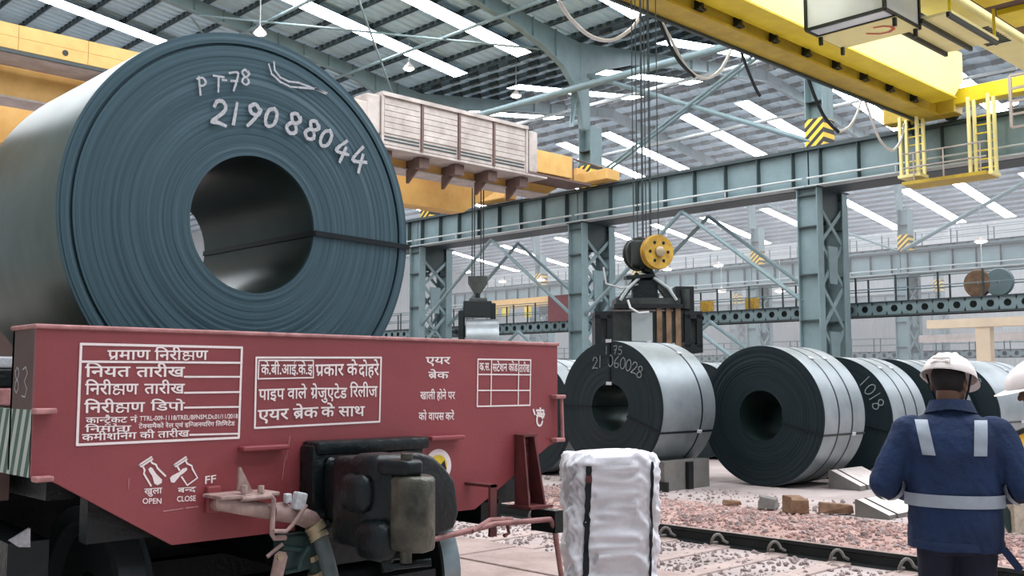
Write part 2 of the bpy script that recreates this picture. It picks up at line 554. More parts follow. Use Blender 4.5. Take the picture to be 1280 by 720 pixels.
BAYS = [(-4.0, 16.0, X36, 18.5), (X36, 53.2, X70, 18.5), (X70, 87.6, X104, 17.7)]
STRIPS = [
    [-9, -4.5, 0, 4.5, 9, 13.6, 18.2, 22.8, 28.3, 35.9, 40.8, 51.6, 62, 68, 76, 86, 96, 106],
    [-6, 2, 10, 17, 24, 30.5, 36.8, 41.5, 48.7, 53.2, 60, 66, 73, 80, 88, 98, 108],
    [2, 10, 17, 24, 31, 36.8, 41.6, 48.1, 56.5, 64, 71, 78, 86, 96, 106]]
SX = [[(0.0, 14.5), (17.0, 35.4)], [(40, 51.5), (56.5, 68.4)], [(74, 85), (90.5, 103.2)]]
for bi, bay in enumerate(BAYS):
    xa, xr, xb, ze = bay
    root = thing('ceiling', None, None, (xr, 40, ze), kind='structure')
    for (p, q) in ((xa, xr), (xr, xb)):
        d = MB()
        zp, zq = roof_z(p, bay), roof_z(q, bay)
        y = Y0; pts = []
        step = 0.8 if bi else 0.56
        while y < Y1:
            pts += [(y, 0.0), (y + step * 0.32, 0.0), (y + step * 0.42, 0.09), (y + step * 0.9, 0.09)]
            y += step
        k = len(d.v)
        for yy, dz in pts:
            d.v.append(Vector((p, yy, zp + dz))); d.v.append(Vector((q, yy, zq + dz)))
        for i in range(len(pts) - 1):
            d.face([2 * i, 2 * i + 1, 2 * i + 3, 2 * i + 2])
        d.build('roof_sheet', MT['roof'], root)
        n = int((q - p) / 1.55)
        for i in range(n + 1):
            x = p + 0.3 + (q - p - 0.6) * i / n
            z = roof_z(x, bay)
            m = MB()
            m.box(x - 0.015, Y0, z - 0.24, x + 0.015, Y1, z)
            m.box(x - 0.015, Y0, z - 0.24, x + 0.09, Y1, z - 0.215)
            m.build('purlin', MT['purlin'], root)
            if bi < 2 and x > 16:                      # cleats that hold the roof sheets: the row of dark teeth along each purlin
                m = MB()
                yy = 18.0
                while yy < 70:
                    m.box(x - 0.06, yy, z - 0.16, x + 0.05, yy + 0.28, z + 0.005) if bi == 0 else m.box(x - 0.12, yy, z - 0.28, x + 0.1, yy + 0.7, z - 0.02)
                    yy += step * 2 if bi else step
                m.build('purlin_cleats', MT['steel_dark'], root, kind='stuff')
    for sy in STRIPS[bi]:
        for (p, q) in SX[bi]:
            m = MB()
            zp, zq = roof_z(p, bay) - 0.42, roof_z(q, bay) - 0.42
            m.add([(p, sy - 0.52, zp), (q, sy - 0.52, zq), (q, sy + 0.52, zq), (p, sy + 0.52, zp),
                   (p, sy - 0.52, zp + 0.03), (q, sy - 0.52, zq + 0.03), (q, sy + 0.52, zq + 0.03), (p, sy + 0.52, zp + 0.03)],
                  [(3, 2, 1, 0), (4, 5, 6, 7), (0, 1, 5, 4), (1, 2, 6, 5), (2, 3, 7, 6), (3, 0, 4, 7)])
            m.mi = [1, 0, 0, 0, 0, 0]      # only the lower face of the translucent sheet passes daylight into the hall
            m.build('skylight_panel', [MT['roof'], MT['skylight']], root)


def wall(name, x0, y0, x1, y1, h, m):
    w = MB()
    n = int(max(abs(x1 - x0), abs(y1 - y0)) / 0.6)
    ax = Vector((x1 - x0, y1 - y0, 0)) / n
    nr = Vector((-ax.y, ax.x, 0)).normalized()
    for i in range(n):
        p = Vector((x0, y0, 0)) + ax * i
        a = [p, p + ax * 0.5, p + ax * 0.6 + nr * 0.05, p + ax * 0.9 + nr * 0.05, p + ax]
        k = len(w.v)
        for q in a:
            w.v.append(q.copy()); w.v.append(q + Vector((0, 0, h)))
        for j in range(4): w.face([k + 2 * j, k + 2 * j + 2, k + 2 * j + 3, k + 2 * j + 1])
    return w.build(name, m, kind='structure')


wall('wall_east', 110, Y0, 110, Y1, 20, MT['cladding'])
wall('wall_north', 110, Y1, -4.6, Y1, 22, MT['cladding'])
wall('wall_south', -4.6, Y0, 110, Y0, 22, MT['cladding'])
wall('wall_west', -4.6, Y1, -4.6, Y0, 22, MT['cladding'])


# roof frames of the near bay: tapered rafters that curve into the columns
def rafter(y, bay, label, full=True, thick=0.34):
    xa, xr, xb, ze = bay
    r = thing('roof_frame', label, 'roof frame', (xb, y, ze), group='curved roof frames')
    zr = roof_z(xr, bay)
    bot = [(xb + 0.3, ze - 4.6), (xb + 0.1, ze - 3.4), (xb - 0.35, ze - 2.5), (xb - 1.1, ze - 1.75), (xb - 2.3, ze - 1.15), (xb - 4.4, ze - 0.45), (xb - 8.0, ze + 0.15), (xr, zr - 1.0)]
    if full:
        bot += [(2 * xr - x, z) for x, z in bot[:-1]][::-1]
        top = [(2 * xr - xb, ze - 0.3), (xr, zr - 0.26), (xb + 0.9, ze - 0.3), (xb + 0.9, ze - 4.6)]
        top = [(2 * xr - xb - 0.9, ze - 4.6)] + top
    else:
        top = [(xr, zr - 0.26), (xb + 0.9, ze - 0.3), (xb + 0.9, ze - 4.6)]
    w = MB()
    # web as quads between the lower curve and the roof line
    def topz(x): return min(roof_z(min(max(x, xa), xb), bay) - 0.28, 99)
    for i in range(len(bot) - 1):
        (x0, z0), (x1, z1) = bot[i], bot[i + 1]
        w.add([(x0, y - 0.02, z0), (x1, y - 0.02, z1), (x1, y - 0.02, topz(x1)), (x0, y - 0.02, topz(x0)),
               (x0, y + 0.02, z0), (x1, y + 0.02, z1), (x1, y + 0.02, topz(x1)), (x0, y + 0.02, topz(x0))],
              [(0, 1, 2, 3), (7, 6, 5, 4), (0, 4, 5, 1), (3, 2, 6, 7)])
    w.box(xb + 0.25, y - 0.03, ze - 4.6, xb + 0.9, y + 0.03, ze - 0.3)
    w.build('rafter_web', MT['steel'], r)
    f = MB()
    for i in range(len(bot) - 1):
        f.bar((bot[i][0], y, bot[i][1]), (bot[i + 1][0], y, bot[i + 1][1]), thick, 0.04, (0, 0, 1) if i > 2 else (1, 0, 0.3))
    f.build('bottom_flange', MT['steel'], r)
    x = xb - 1.6
    while x > (xr if not full else xr - 8):
        m = MB()
        zb = None
        for i in range(len(bot) - 1):
            if bot[i + 1][0] <= x <= bot[i][0]:
                t = (x - bot[i][0]) / (bot[i + 1][0] - bot[i][0]); zb = bot[i][1] + t * (bot[i + 1][1] - bot[i][1])
        if zb is not None:
            m.box(x - 0.012, y - thick / 2, zb, x + 0.012, y + thick / 2, topz(x))
            m.build('web_stiffener', MT['steel'], r)
        x -= 1.55
    return r


names = {0: 'just right of the second lattice column', }
for i, y in enumerate(FR):
    if y < 20 or y > 70: continue
    k = round((y - F0) / SP)
    rafter(y, BAYS[0], ['grey curved roof frame nearest the camera, over the right lattice column', 'grey curved roof frame meeting the column above the yellow hook sheave',
                        'grey curved roof frame behind the white louvred cabinet', 'grey curved roof frame farther back, seen over the big coil', 'farthest grey curved roof frame, at the top left of the hall'][k])
for k in range(4):
    rafter(F0 + SP * (k + 1) + 0.12, BAYS[1], ['grey roof frame of the second bay, nearest one', 'grey roof frame of the second bay, second one back',
                                    'grey roof frame of the second bay, third one back', 'grey roof frame of the second bay, farthest one'][k], True, 0.3)


# ---------------------------------------------------------------- lattice columns
def make_column(h=9.2, up=14.0):
    r = thing('lattice_column', 'x', 'column', (0, 0, 0), group='lattice columns')
    for nm, x in (('front_leg', 0.0), ('rear_leg', 2.0)):
        m = MB()
        m.box(x - 0.012, -0.42, 0, x + 0.012, 0.42, h)                     # web, seen broadside
        m.box(x - 0.22, -0.45, 0, x + 0.22, -0.41, h)
        m.box(x - 0.22, 0.41, 0, x + 0.22, 0.45, h)
        lg = m.build(nm, MT['steel'], r)
        for z in (1.7, 3.9, 5.7, 7.6, h - 0.35):
            s = MB(); s.box(x - 0.2, -0.41, z, x + 0.2, 0.41, z + 0.05)
            s.build('stiffener_plate', MT['steel_dark'], lg)
    zz = [0.3, 1.9, 3.6, 5.3, 7.0, 8.4]
    for i in range(5):
        for yy in (-0.36, 0.36):
            b = MB(); b.bar((0.15, yy, zz[i]), (1.0, yy, (zz[i] + zz[i + 1]) / 2), 0.05, 0.16); b.bar((1.0, yy, (zz[i] + zz[i + 1]) / 2), (0.15, yy, zz[i + 1]), 0.05, 0.16)
            b.bar((1.85, yy, zz[i]), (1.0, yy, (zz[i] + zz[i + 1]) / 2), 0.05, 0.16); b.bar((1.0, yy, (zz[i] + zz[i + 1]) / 2), (1.85, yy, zz[i + 1]), 0.05, 0.16)
            b.build('lacing_bar', MT['steel'], r)
    for i in (1, 3):
        g = MB()
        g.prism([(0.72, zz[i] + 0.1), (1.28, zz[i] + 0.1), (1.38, zz[i] + 1.6), (0.62, zz[i] + 1.6)], 0.06, lambda u, v, w: Vector((u, -0.42 + w, v)))
        g.build('gusset_plate', MT['steel'], r)
    c = MB(); c.box(-0.3, -0.5, h - 0.05, 2.3, 0.5, h); c.box(0.25, -0.3, h - 1.3, 1.75, -0.26, h - 0.05); c.box(0.25, 0.26, h - 1.3, 1.75, 0.3, h - 0.05)
    c.build('cap_plate', MT['steel_dark'], r)
    u = MB()
    u.ibar((0.95, 0, h), (0.95, 0, up), 0.85, 0.8, 0.04, (0, 1, 0))
    uc = u.build('upper_column', MT['steel'], r)
    for z in (10.4, 11.6, 12.8):
        s = MB(); s.box(0.55, -0.38, z, 1.35, 0.38, z + 0.04); s.build('stiffener_plate', MT['steel_dark'], uc)
    hz = MB(); hz.box(0.51, -0.41, 10.9, 1.39, 0.41, 12.1)
    hz.build('hazard_band', MT['hazard'], r, label='black and yellow hazard stripes')
    return r


col0 = make_column()
cols = [(X36, F0, 'grey lattice column on the right, in front of the walkway with round holes'),
        (X36, F0 + SP, 'grey lattice column in the middle, left of the yellow hook sheave'),
        (X36, F0 + 2 * SP, 'grey lattice column at the right edge of the big coil, above the wagon'),
        (X36, F0 + 3 * SP, 'grey lattice column farthest along the near row, behind the big coil'),
        (X70, F0 + SP, 'far grey column with hazard stripes, right of the right lattice column'),
        (X70, F0 + 2 * SP, 'far grey column seen left of the right lattice column'),
        (X70, F0 + 3 * SP, 'far grey column seen behind the yellow hook sheave'),
        (X70, F0 + 4 * SP, 'far grey column seen left of the middle lattice column'),
        (X104, F0 + 2 * SP, 'farthest row grey column, seen at the right edge of the hall'),
        (X104, F0 + 3 * SP, 'farthest row grey column, seen behind the right lattice column'),
        (X104, F0 + 4 * SP, 'farthest row grey column, seen through the middle opening')]
for i, (x, y, lb) in enumerate(cols):
    if i == 0:
        col0.location = (x, y, 0); col0['label'] = lb
    else:
        dup(col0, (x, y, 0), lb)


# ---------------------------------------------------------------- crane runway girders, one per span
def make_girder(L=SP, z0=9.2, z1=10.7, mid=False):
    r = thing('runway_girder', 'x', 'girder', (0, 0, 0), group='crane runway girders')
    m = MB(); m.box(-0.015, 0.03, z0, 0.015, L - 0.03, z1); m.build('girder_web', MT['steel'], r)
    m = MB(); m.box(-0.3, 0.02, z1 - 0.05, 0.3, L - 0.02, z1); m.box(-0.05, 0.02, z1, 0.05, L - 0.02, z1 + 0.14); m.build('top_flange', MT['steel_dark'], r)
    m = MB(); m.box(-0.3, 0.02, z0, 0.3, L - 0.02, z0 + 0.05); m.build('bottom_flange', MT['steel_pale'], r)
    m = MB(); m.box(0.3, 0.02, z1 - 0.02, 1.75, L - 0.02, z1 + 0.02); m.box(0.3, 0.02, z0 - 0.02, 1.75, L - 0.02, z0 + 0.02); m.build('surge_plate', MT['steel_dark'], r)
    m = MB(); m.box(1.72, 0.02, z0 + 0.02, 1.76, L - 0.02, z1); m.build('back_web', MT['steel_dark'], r)
    m = MB(); m.tube([(-0.33, 0.1, z0 + 0.32), (-0.33, L - 0.1, z0 + 0.32)], 0.045, 8); m.build('conduit_pipe', MT['steel_pale'], r)
    n = 8
    for i in range(n):
        y = 0.6 + (L - 1.2) * i / (n - 1)
        s = MB(); s.box(-0.27, y - 0.015, z0 + 0.05, -0.015, y + 0.015, z1 - 0.05); s.build('web_stiffener', MT['steel_dark'], r)
    for i in range(2):
        y = L * (0.3 + 0.4 * i)
        s = MB(); s.tube([(-0.33, y, z0 + 0.05), (-0.33, y, z0 + 0.3)], 0.03, 6); s.build('pipe_bracket', MT['steel_pale'], r)
    return r


gir0 = make_girder()
girs = [(X36, F0 - SP, 'grey crane girder span at the far right, under the near yellow crane'),
        (X36, F0, 'long grey crane girder span above the yellow hook sheave'),
        (X36, F0 + SP, 'grey crane girder span under the white louvred cabinet'),
        (X36, F0 + 2 * SP, 'grey crane girder span just right of the big coil'),
        (X70, F0, 'second row crane girder span at the right edge'),
        (X70, F0 + SP, 'second row crane girder span, either side of the right lattice column'),
        (X70, F0 + 2 * SP, 'second row crane girder span, right of the hook sheave'),
        (X70, F0 + 3 * SP, 'second row crane girder span, left of the middle lattice column'),
        (X70, F0 + 4 * SP, 'second row crane girder span, behind the far coil grab'),
        (X104, F0 + 2 * SP, 'third row crane girder span at the right edge'),
        (X104, F0 + 3 * SP, 'third row crane girder span, middle one'),
        (X104, F0 + 4 * SP, 'third row crane girder span, left one')]
for i, (x, y, lb) in enumerate(girs):
    if i == 0:
        gir0.location = (x, y, 0); gir0['label'] = lb
    else:
        dup(gir0, (x, y, 0), lb)


# ---------------------------------------------------------------- bracing and struts
def brace(name, p0, p1, label, r=0.09, gap=0.0, m='steel', grp='diagonal bracing bars', n=8):
    o = thing(name, label, 'brace', ((Vector(p0) + Vector(p1)) / 2), group=grp)
    for s in ((0,) if not gap else (-gap, gap)):
        b = MB(); q = Vector((s, 0, 0)); b.tube([Vector(p0) + q, Vector(p1) + q], r, n)
        b.build('bracing_bar', MT[m], o, True)
    return o


for k, (y0, nm) in enumerate(((F0, 'between the middle and right lattice columns'), (F0 + SP, 'between the left and middle lattice columns'))):
    ym = y0 + SP / 2
    for x, w in ((X36, 'front'), (X36 + 2, 'rear')):
        brace('diagonal_brace', (x, y0 + 0.4, 4.7), (x, ym, 9.0), 'upper %s brace rising left from the right column, %s' % (w, nm))
        brace('diagonal_brace', (x, y0 + SP - 0.4, 4.7), (x, ym, 9.0), 'upper %s brace rising right from the left column, %s' % (w, nm))
        brace('diagonal_brace', (x, y0 + 0.4, 0.3), (x, ym, 4.2), 'lower %s brace rising left from the right column, %s' % (w, nm))
        brace('diagonal_brace', (x, y0 + SP - 0.4, 0.3), (x, ym, 4.2), 'lower %s brace rising right from the left column, %s' % (w, nm))
brace('eaves_strut', (35.5, 9, 15.65), (35.5, 44.6, 15.7), 'long pale round pipe strut crossing below the roof', 0.17, grp='roof struts', n=12)
brace('diagonal_brace', (36.6, F0 + SP - .2, 16.6), (36.6, F0 + .2, 11.2), 'roof level brace falling right from the curved frame', 0.11)
brace('diagonal_brace', (36.6, F0 + SP - .2, 11.2), (36.6, F0 + .2, 16.4), 'roof level double brace rising right behind the hoist ropes', 0.07, 0.16)
brace('diagonal_brace', (X70, F0 + SP - .2, 10.9), (X70, F0 + .2, 16.2), 'double brace rising right from the far hazard striped column', 0.09, 0.2)
brace('diagonal_brace', (X70, F0 + 2 * SP - .2, 16.2), (X70, F0 + SP + .2, 10.9), 'far brace falling right in the second bay', 0.08)
for k, (xx, zz) in enumerate(((24.5, 18.9), (30.5, 18.0))):
    brace('roof_strut', (xx, 18, zz), (xx, 62, zz), ['pale roof strut pipe farther from the columns, top of the picture', 'pale roof strut pipe nearer the columns'][k], 0.08, grp='roof struts')
for k, y in enumerate((F0 + SP, F0 + 2 * SP)):
    brace('roof_brace', (22, y + 0.2, 19.2), (34, y + SP - 0.3, 17.4), ['flat roof cross brace seen right of the big coil top', 'flat roof cross brace seen above the big coil'][k], 0.055, grp='roof struts')
    brace('roof_brace', (34, y + 0.2, 17.4), (22, y + SP - 0.3, 19.2), ['crossing roof brace above the white louvred cabinet', 'crossing roof brace at the top left'][k], 0.055, grp='roof struts')
for k, (xx, zz) in enumerate(((47, 19.2), (58, 19.1), (64, 18.2))):
    brace('roof_strut', (xx, 20, zz - 0.3), (xx, 70, zz - 0.3), 'second bay pale roof strut, %s of three' % ('first', 'second', 'third')[k], 0.1, m='steel_pale', grp='roof struts')


# ---------------------------------------------------------------- walkway with round holes
def walkway(X, ya, yb, zb, label, hole_r=0.14, pitch=0.62, post=1.7, detail=True):
    r = thing('walkway', label, 'walkway', (X, (ya + yb) / 2, zb), group='service walkways')
    h = 0.52
    b = MB()
    y = ya
    while y < yb - 0.01:
        # one cell of the castellated web around a round hole
        n = 12; cy = y + pitch / 2; cz = zb + h / 2
        out = []
        for j in range(n):
            a = 2 * PI * j / n + PI / n
            c, s_ = math.cos(a), math.sin(a)
            k = min((pitch / 2) / abs(c), (h / 2) / abs(s_))
            out.append((cy + c * k, cz + s_ * k))
        kk = len(b.v)
        for (oy, oz) in out: b.v.append(Vector((X, oy, oz)))
        for j in range(n):
            a = 2 * PI * j / n + PI / n
            b.v.append(Vector((X, cy + hole_r * math.cos(a), cz + hole_r * math.sin(a))))
        for j in range(n):
            j2 = (j + 1) % n
            b.face([kk + j, kk + j2, kk + n + j2, kk + n + j])
        y += pitch
    b.build('holed_beam_web', MT['steel'], r)
    f = MB(); f.box(X - 0.12, ya, zb - 0.03, X + 0.12, yb, zb + 0.01); f.box(X - 0.12, ya, zb + h - 0.01, X + 0.12, yb, zb + h + 0.03)
    f.build('beam_flanges', MT['steel_dark'], r)
    d = MB(); d.box(X + 0.12, ya, zb + h - 0.04, X + 1.1, yb, zb + h + 0.02); d.build('walkway_deck', MT['steel_dark'], r)
    d = MB(); d.box(X + 1.0, ya, zb - 0.03, X + 1.06, yb, zb + h - .05); d.build('hole_backing', MT['steel_dark'], r)  # dark plate added behind the web so its holes read dark
    for z in (0.55, 1.05):
        t = MB(); t.tube([(X, ya, zb + h + z), (X, yb, zb + h + z)], 0.025, 6); t.build('hand_rail', MT['steel'], r)
        t = MB(); t.tube([(X + 1.1, ya, zb + h + z), (X + 1.1, yb, zb + h + z)], 0.025, 6); t.build('hand_rail', MT['steel'], r)
    for i in range(5):
        y = F0 + SP * i
        if X == 39.0 and ya < y < yb:
            m = MB(); m.bar((X - 1.0, y, zb + .2), (X + 1.1, y, zb + .2), .2, .2); m.build('support_bracket', MT['steel_dark'], r)
    y = ya + 0.4
    while y < yb:
        for xx in (X, X + 1.1):
            p = MB(); p.box(xx - 0.03, y - 0.03, zb + h, xx + 0.03, y + 0.03, zb + h + 1.07); p.build('rail_post', MT['steel_dark'], r)
        y += post
    return r


walkway(39.0, 9.5, 32.6, 4.2, 'holed beam walkway with handrail behind the right lattice column')
walkway(39.0, 33.2, 62, 4.2, 'holed beam walkway with handrail behind the wagon and far grab')
walkway(74.0, 22, 80, 3.2, 'distant holed beam walkway low in the second bay', 0.16, 0.8, 2.4)
walkway(73.0, 22, 80, 10.9, 'distant handrailed walkway on top of the second row girder', 0.05, 1.0, 2.6)


# ================================================================= CRANES
def mesh_box(root, name, m, *b, bev=0, label=None):
    o = MB(); o.box(*b)
    return o.build(name, m, root, label=label)


# near yellow crane, top right
C1 = thing('overhead_crane', 'bright yellow overhead crane with operator cab, at the top right', 'crane', (18, 13, 10.9))
m = MB(); m.box(-3, 14.85, 10.95, 35.2, 15.5, 12.3)
fg = m.build('far_girder', MT['mustard'], C1)
m = MB(); m.box(-3, 14.75, 10.88, 35.4, 15.56, 10.95); m.build('lower_flange', MT['mustard'], fg)
m = MB(); m.box(-3, 15.5, 10.8, 35.6, 15.6, 10.88); m.build('flange_edge', MT['steel_dark'], fg)
m = MB()
m.box(-3, 13.85, 11.2, 34.2, 13.87, 12.9); m.box(-3, 14.58, 11.2, 34.2, 14.6, 12.9)
ng = m.build('near_girder', MT['cream'], C1, label='pale cream yellow girder side')
m = MB(); m.box(-3, 13.8, 11.15, 34.3, 14.65, 11.2); m.build('bottom_plate', MT['yellow'], ng)
m = MB(); m.box(-3, 13.75, 12.9, 34.6, 14.7, 12.98); m.build('top_plate', MT['cream'], ng)
m = MB(); m.prism([(34.2, 11.2), (35.0, 11.9), (35.0, 12.9), (34.2, 12.9)], 0.75, lambda u, v, w: Vector((u, 13.85 + w, v))); m.build('girder_end', MT['cream'], ng)
for i in range(13):
    x = 12 + i * 1.75
    m = MB(); m.box(x, 14.62, 11.0, x + 0.1, 14.86, 11.25); m.box(x - 0.1, 14.62, 10.97, x + 0.2, 14.8, 11.03)
    m.build('cable_carrier', MT['black'], fg)
m = MB(); m.box(-3, 10.0, 11.0, 34.6, 10.05, 12.8); m.box(-3, 10.75, 11.0, 34.6, 10.8, 12.8); m.box(-3, 9.95, 10.95, 34.8, 10.85, 11.0)
sg = m.build('second_girder', MT['cream'], C1)
for i in range(10):
    m = MB(); m.box(27.2 + i * 0.17, 10.05, 10.925, 27.28 + i * 0.17, 10.7, 10.95); m.build('louvre_slot', MT['steel_dark'], sg)
m = MB(); m.box(-3, 8.6, 11.2, 34, 9.9, 11.26); m.build('service_platform', MT['brown'], C1)
for i in range(8):
    x = 17 + i * 2.1
    m = MB(); m.bbox((x, 9.25, 11.12), (1.3, 0.9, 0.16), 0.02); m.build('platform_pan', MT['yellow'], C1)
for yy, nm in ((9.4, 'a'), (14.9, 'b')):
    m = MB(); m.bbox((35.4, yy + 0.6, 11.25), (0.7, 2.6, 0.7), 0.03); m.build('end_truck', MT['mustard'], C1)
    for dy in (-0.2, 1.4):
        m = MB(); m.lathe([(-0.08, 0), (-0.08, 0.3), (0.08, 0.3), (0.08, 0)], lambda a, y, z, q=yy + dy: Vector((36 + a, q + y, 11.14 + z)), 20); m.build('travel_wheel', MT['wheel'], C1, True)
m = MB(); m.bbox((35.4, 12.6, 11.45), (0.6, 4.2, 0.55), 0.03); m.build('end_tie', MT['yellow'], C1)
# trolley above the frame, carrying the hoist ropes
m = MB(); m.bbox((15.3, 12.5, 13.4), (3.2, 4.6, 0.7), 0.05); m.build('hoist_trolley', MT['yellow'], C1)
for yy in (10.4, 14.2):
    m = MB(); m.box(14.0, yy - 0.08, 12.85, 16.6, yy + 0.08, 13.1); m.build('trolley_wheel_bar', MT['wheel'], C1)
# operator cab
cb = MB()
cz0, cz1 = 10.15, 12.4
pa_, pb_, pc_ = at(1009, 37.5, 2, cz0), at(1044, 55, 2, cz0), at(1152, 40, 2, cz0)
cx0, cx1, cy0, cy1 = pa_.x, pb_.x + 0.35, pc_.y - 0.1, (pa_.y + pb_.y) / 2
CDX, CDY = cx0 - 20.6, cy1 - 12.55
cb.box(cx0 + 0.55, cy0, cz0 - 0.05, cx1, cy1, cz0)
cabf = cb.build('cab_floor', MT['cream'], C1)
m = MB(); m.ribbon([tuple(at(980 + a / 4.267, b / 4.267, 2, cz0 - .06))[:2] for a, b in ((482, 148), (530, 140), (575, 143), (585, 155), (560, 172), (510, 182), (445, 180))], 0.09, lambda u, v, d: Vector((u, v, cz0 - 0.06)))
m.build('red_hook_mark', MT['redmark'], cabf, label='red curved paint mark')
m = MB()
for (x, y) in ((cx0, cy0), (cx0, cy1), (cx1, cy0), (cx1, cy1)):
    m.box(x - 0.04, y - 0.04, cz0 - 0.05 if x == cx1 else cz0 + 0.0, x + 0.04, y + 0.04, cz1)
for z in (cz0, cz0 + 1.0, cz1):
    m.bar((cx0, cy0, z), (cx1, cy0, z), 0.07, 0.07); m.bar((cx0, cy1, z), (cx1, cy1, z), 0.07, 0.07)
    m.bar((cx0, cy0, z), (cx0, cy1, z), 0.07, 0.07); m.bar((cx1, cy0, z), (cx1, cy1, z), 0.07, 0.07)
m.bar((cx0 + 0.55, cy0, cz0), (cx0 + 0.55, cy1, cz0), 0.07, 0.07)
m.build('cab_frame', MT['casting'], C1)
for b in ((cx0, cy0 + 0.04, cz0 + 0.05, cx0 + 0.02, cy1 - 0.04, cz1 - 0.05), (cx0 + 0.05, cy0, cz0 + 0.05, cx1 - 0.05, cy0 + 0.02, cz1 - 0.05),
          (cx0 + 0.04, cy1 - 0.02, cz0 + 0.05, cx1 - 0.05, cy1, cz1 - 0.05), (cx0 + 0.04, cy0 + 0.04, cz0 - 0.01, cx0 + 0.52, cy1 - 0.04, cz0 + 0.01)):
    m = MB(); m.box(*b); m.build('window_pane', MT['glass'], C1)
m = MB(); m.box(cx0, cy0, cz1, cx1, cy1, cz1 + 0.08); m.build('cab_roof', MT['yellow'], C1)
for (x, y) in ((cx0 + .6, cy0 + .05), (cx0 + .6, cy1 - .05), (cx1 - .1, cy0 + .05), (cx1 - .1, cy1 - .05)):
    m = MB(); m.box(x - 0.04, y - 0.04, cz0 - 0.25, x + 0.04, y + 0.04, cz0 - 0.05); m.build('cab_foot', MT['black'], C1)
LX, LY = cx1 - 23.4, cy0 - 10.95
m = MB(); m.box(23.5 + LX, 10.2 + LY, 10.35, 26.4 + LX, 11.6 + LY, 10.42); m.build('cab_landing', MT['cream'], C1)
for y in (10.25, 10.9, 11.55):
    m = MB(); m.bar((23.4 + LX, y + LY, 10.3), (26.4 + LX, y + LY, 10.3), 0.08, 0.12); m.build('landing_joist', MT['casting'], C1)
for hx, hy in ((23.6, 10.28), (26.35, 10.28), (23.6, 11.53)):
    m = MB(); m.box(hx + LX - .03, hy + LY - .03, 10.42, hx + LX + .03, hy + LY + .03, 11.3); m.build('landing_hanger', MT['yellow'], C1)


# hanging ladder platforms at the end of the near crane
def hang_frame(px0, px1, pyt, pyb, X, label_part):
    a, b = at(px0, pyt, 0, X), at(px1, pyt, 0, X)
    zb = at(px0, pyb, 0, X).z
    y0, y1 = b.y, a.y
    m = MB()
    for y in (y0, y1):
        for x in (X - 0.4, X + 0.1):
            m.box(x - 0.05, y - 0.05, zb, x + 0.05, y + 0.05, 10.95 if label_part else 11.2)
    m.box(X - 0.5, y0 - 0.1, zb - 0.1, X + 0.2, y1 + 0.1, zb)
    f = m.build('hanging_frame', MT['cream'], C1)
    z = zb + 0.25
    while z < 10.8:
        g = MB(); g.tube([(X + 0.1, y0, z), (X + 0.1, y1, z)], 0.025, 6); g.build('ladder_rung', MT['yellow'], f)
        z += 0.3
    return f


hang_frame(1131, 1152, 155, 222, 35.0, True)
hang_frame(1216, 1241, 135, 220, 35.0, False)
m = MB()
pz = at(1150, 228, 0, 34.8).z
ya, yb = at(1240, 222, 0, 34.8).y, at(1135, 226, 0, 34.8).y
m.box(34.3, ya, pz - 0.12, 35.4, yb, pz); m.build('hanging_walkway', MT['mustard'], C1)
m = MB()
for y in (ya + 0.2, (ya + yb) / 2, yb - 0.4):
    m.tube([(34.4, y, pz), (34.4, y, pz + 1.0)], 0.03, 6)
m.tube([(34.4, ya, pz + 1.0), (34.4, yb, pz + 1.0)], 0.03, 6); m.tube([(34.4, ya, pz + 0.5), (34.4, yb, pz + 0.5)], 0.03, 6)
m.build('platform_rail', MT['offwhite'], C1)
lf = MB()
lx = 33.0
A, B = at(1262, 95, 0, lx), at(1262, 160, 0, lx)
for dy in (0, -0.9):
    lf.bar((lx, A.y + dy, A.z), (lx, A.y + dy, B.z), 0.09, 0.09)
for i in range(5):
    z = B.z + (A.z - B.z) * i / 4
    lf.bar((lx, A.y, z), (lx, A.y - 0.9, z), 0.07, 0.07)
lf.build('side_ladder', MT['offwhite'], C1)
tb = MB(); tb.tube([at(1270, 128, 1, 13.4), at(1240, 137, 1, 13.4)], 0.09, 8); tb.build('tube_lamp', MT['lamp'], C1)


def cable(pts, r, m, label, grp='festoon cables'):
    P = [Vector(p) for p in pts]
    out = []
    for i in range(len(P) - 1):
        p0 = P[max(i - 1, 0)]; p1 = P[i]; p2 = P[i + 1]; p3 = P[min(i + 2, len(P) - 1)]
        for k in range(6):
            t = k / 6
            out.append(0.5 * ((2 * p1) + (p2 - p0) * t + (2 * p0 - 5 * p1 + 4 * p2 - p3) * t * t + (3 * p1 - p0 - 3 * p2 + p3) * t ** 3))
    out.append(P[-1])
    b = MB(); b.tube(out, r, 6)
    o = b.build('festoon_cable', MT[m], None, True, label=label, cat='cable', group=grp)
    return o


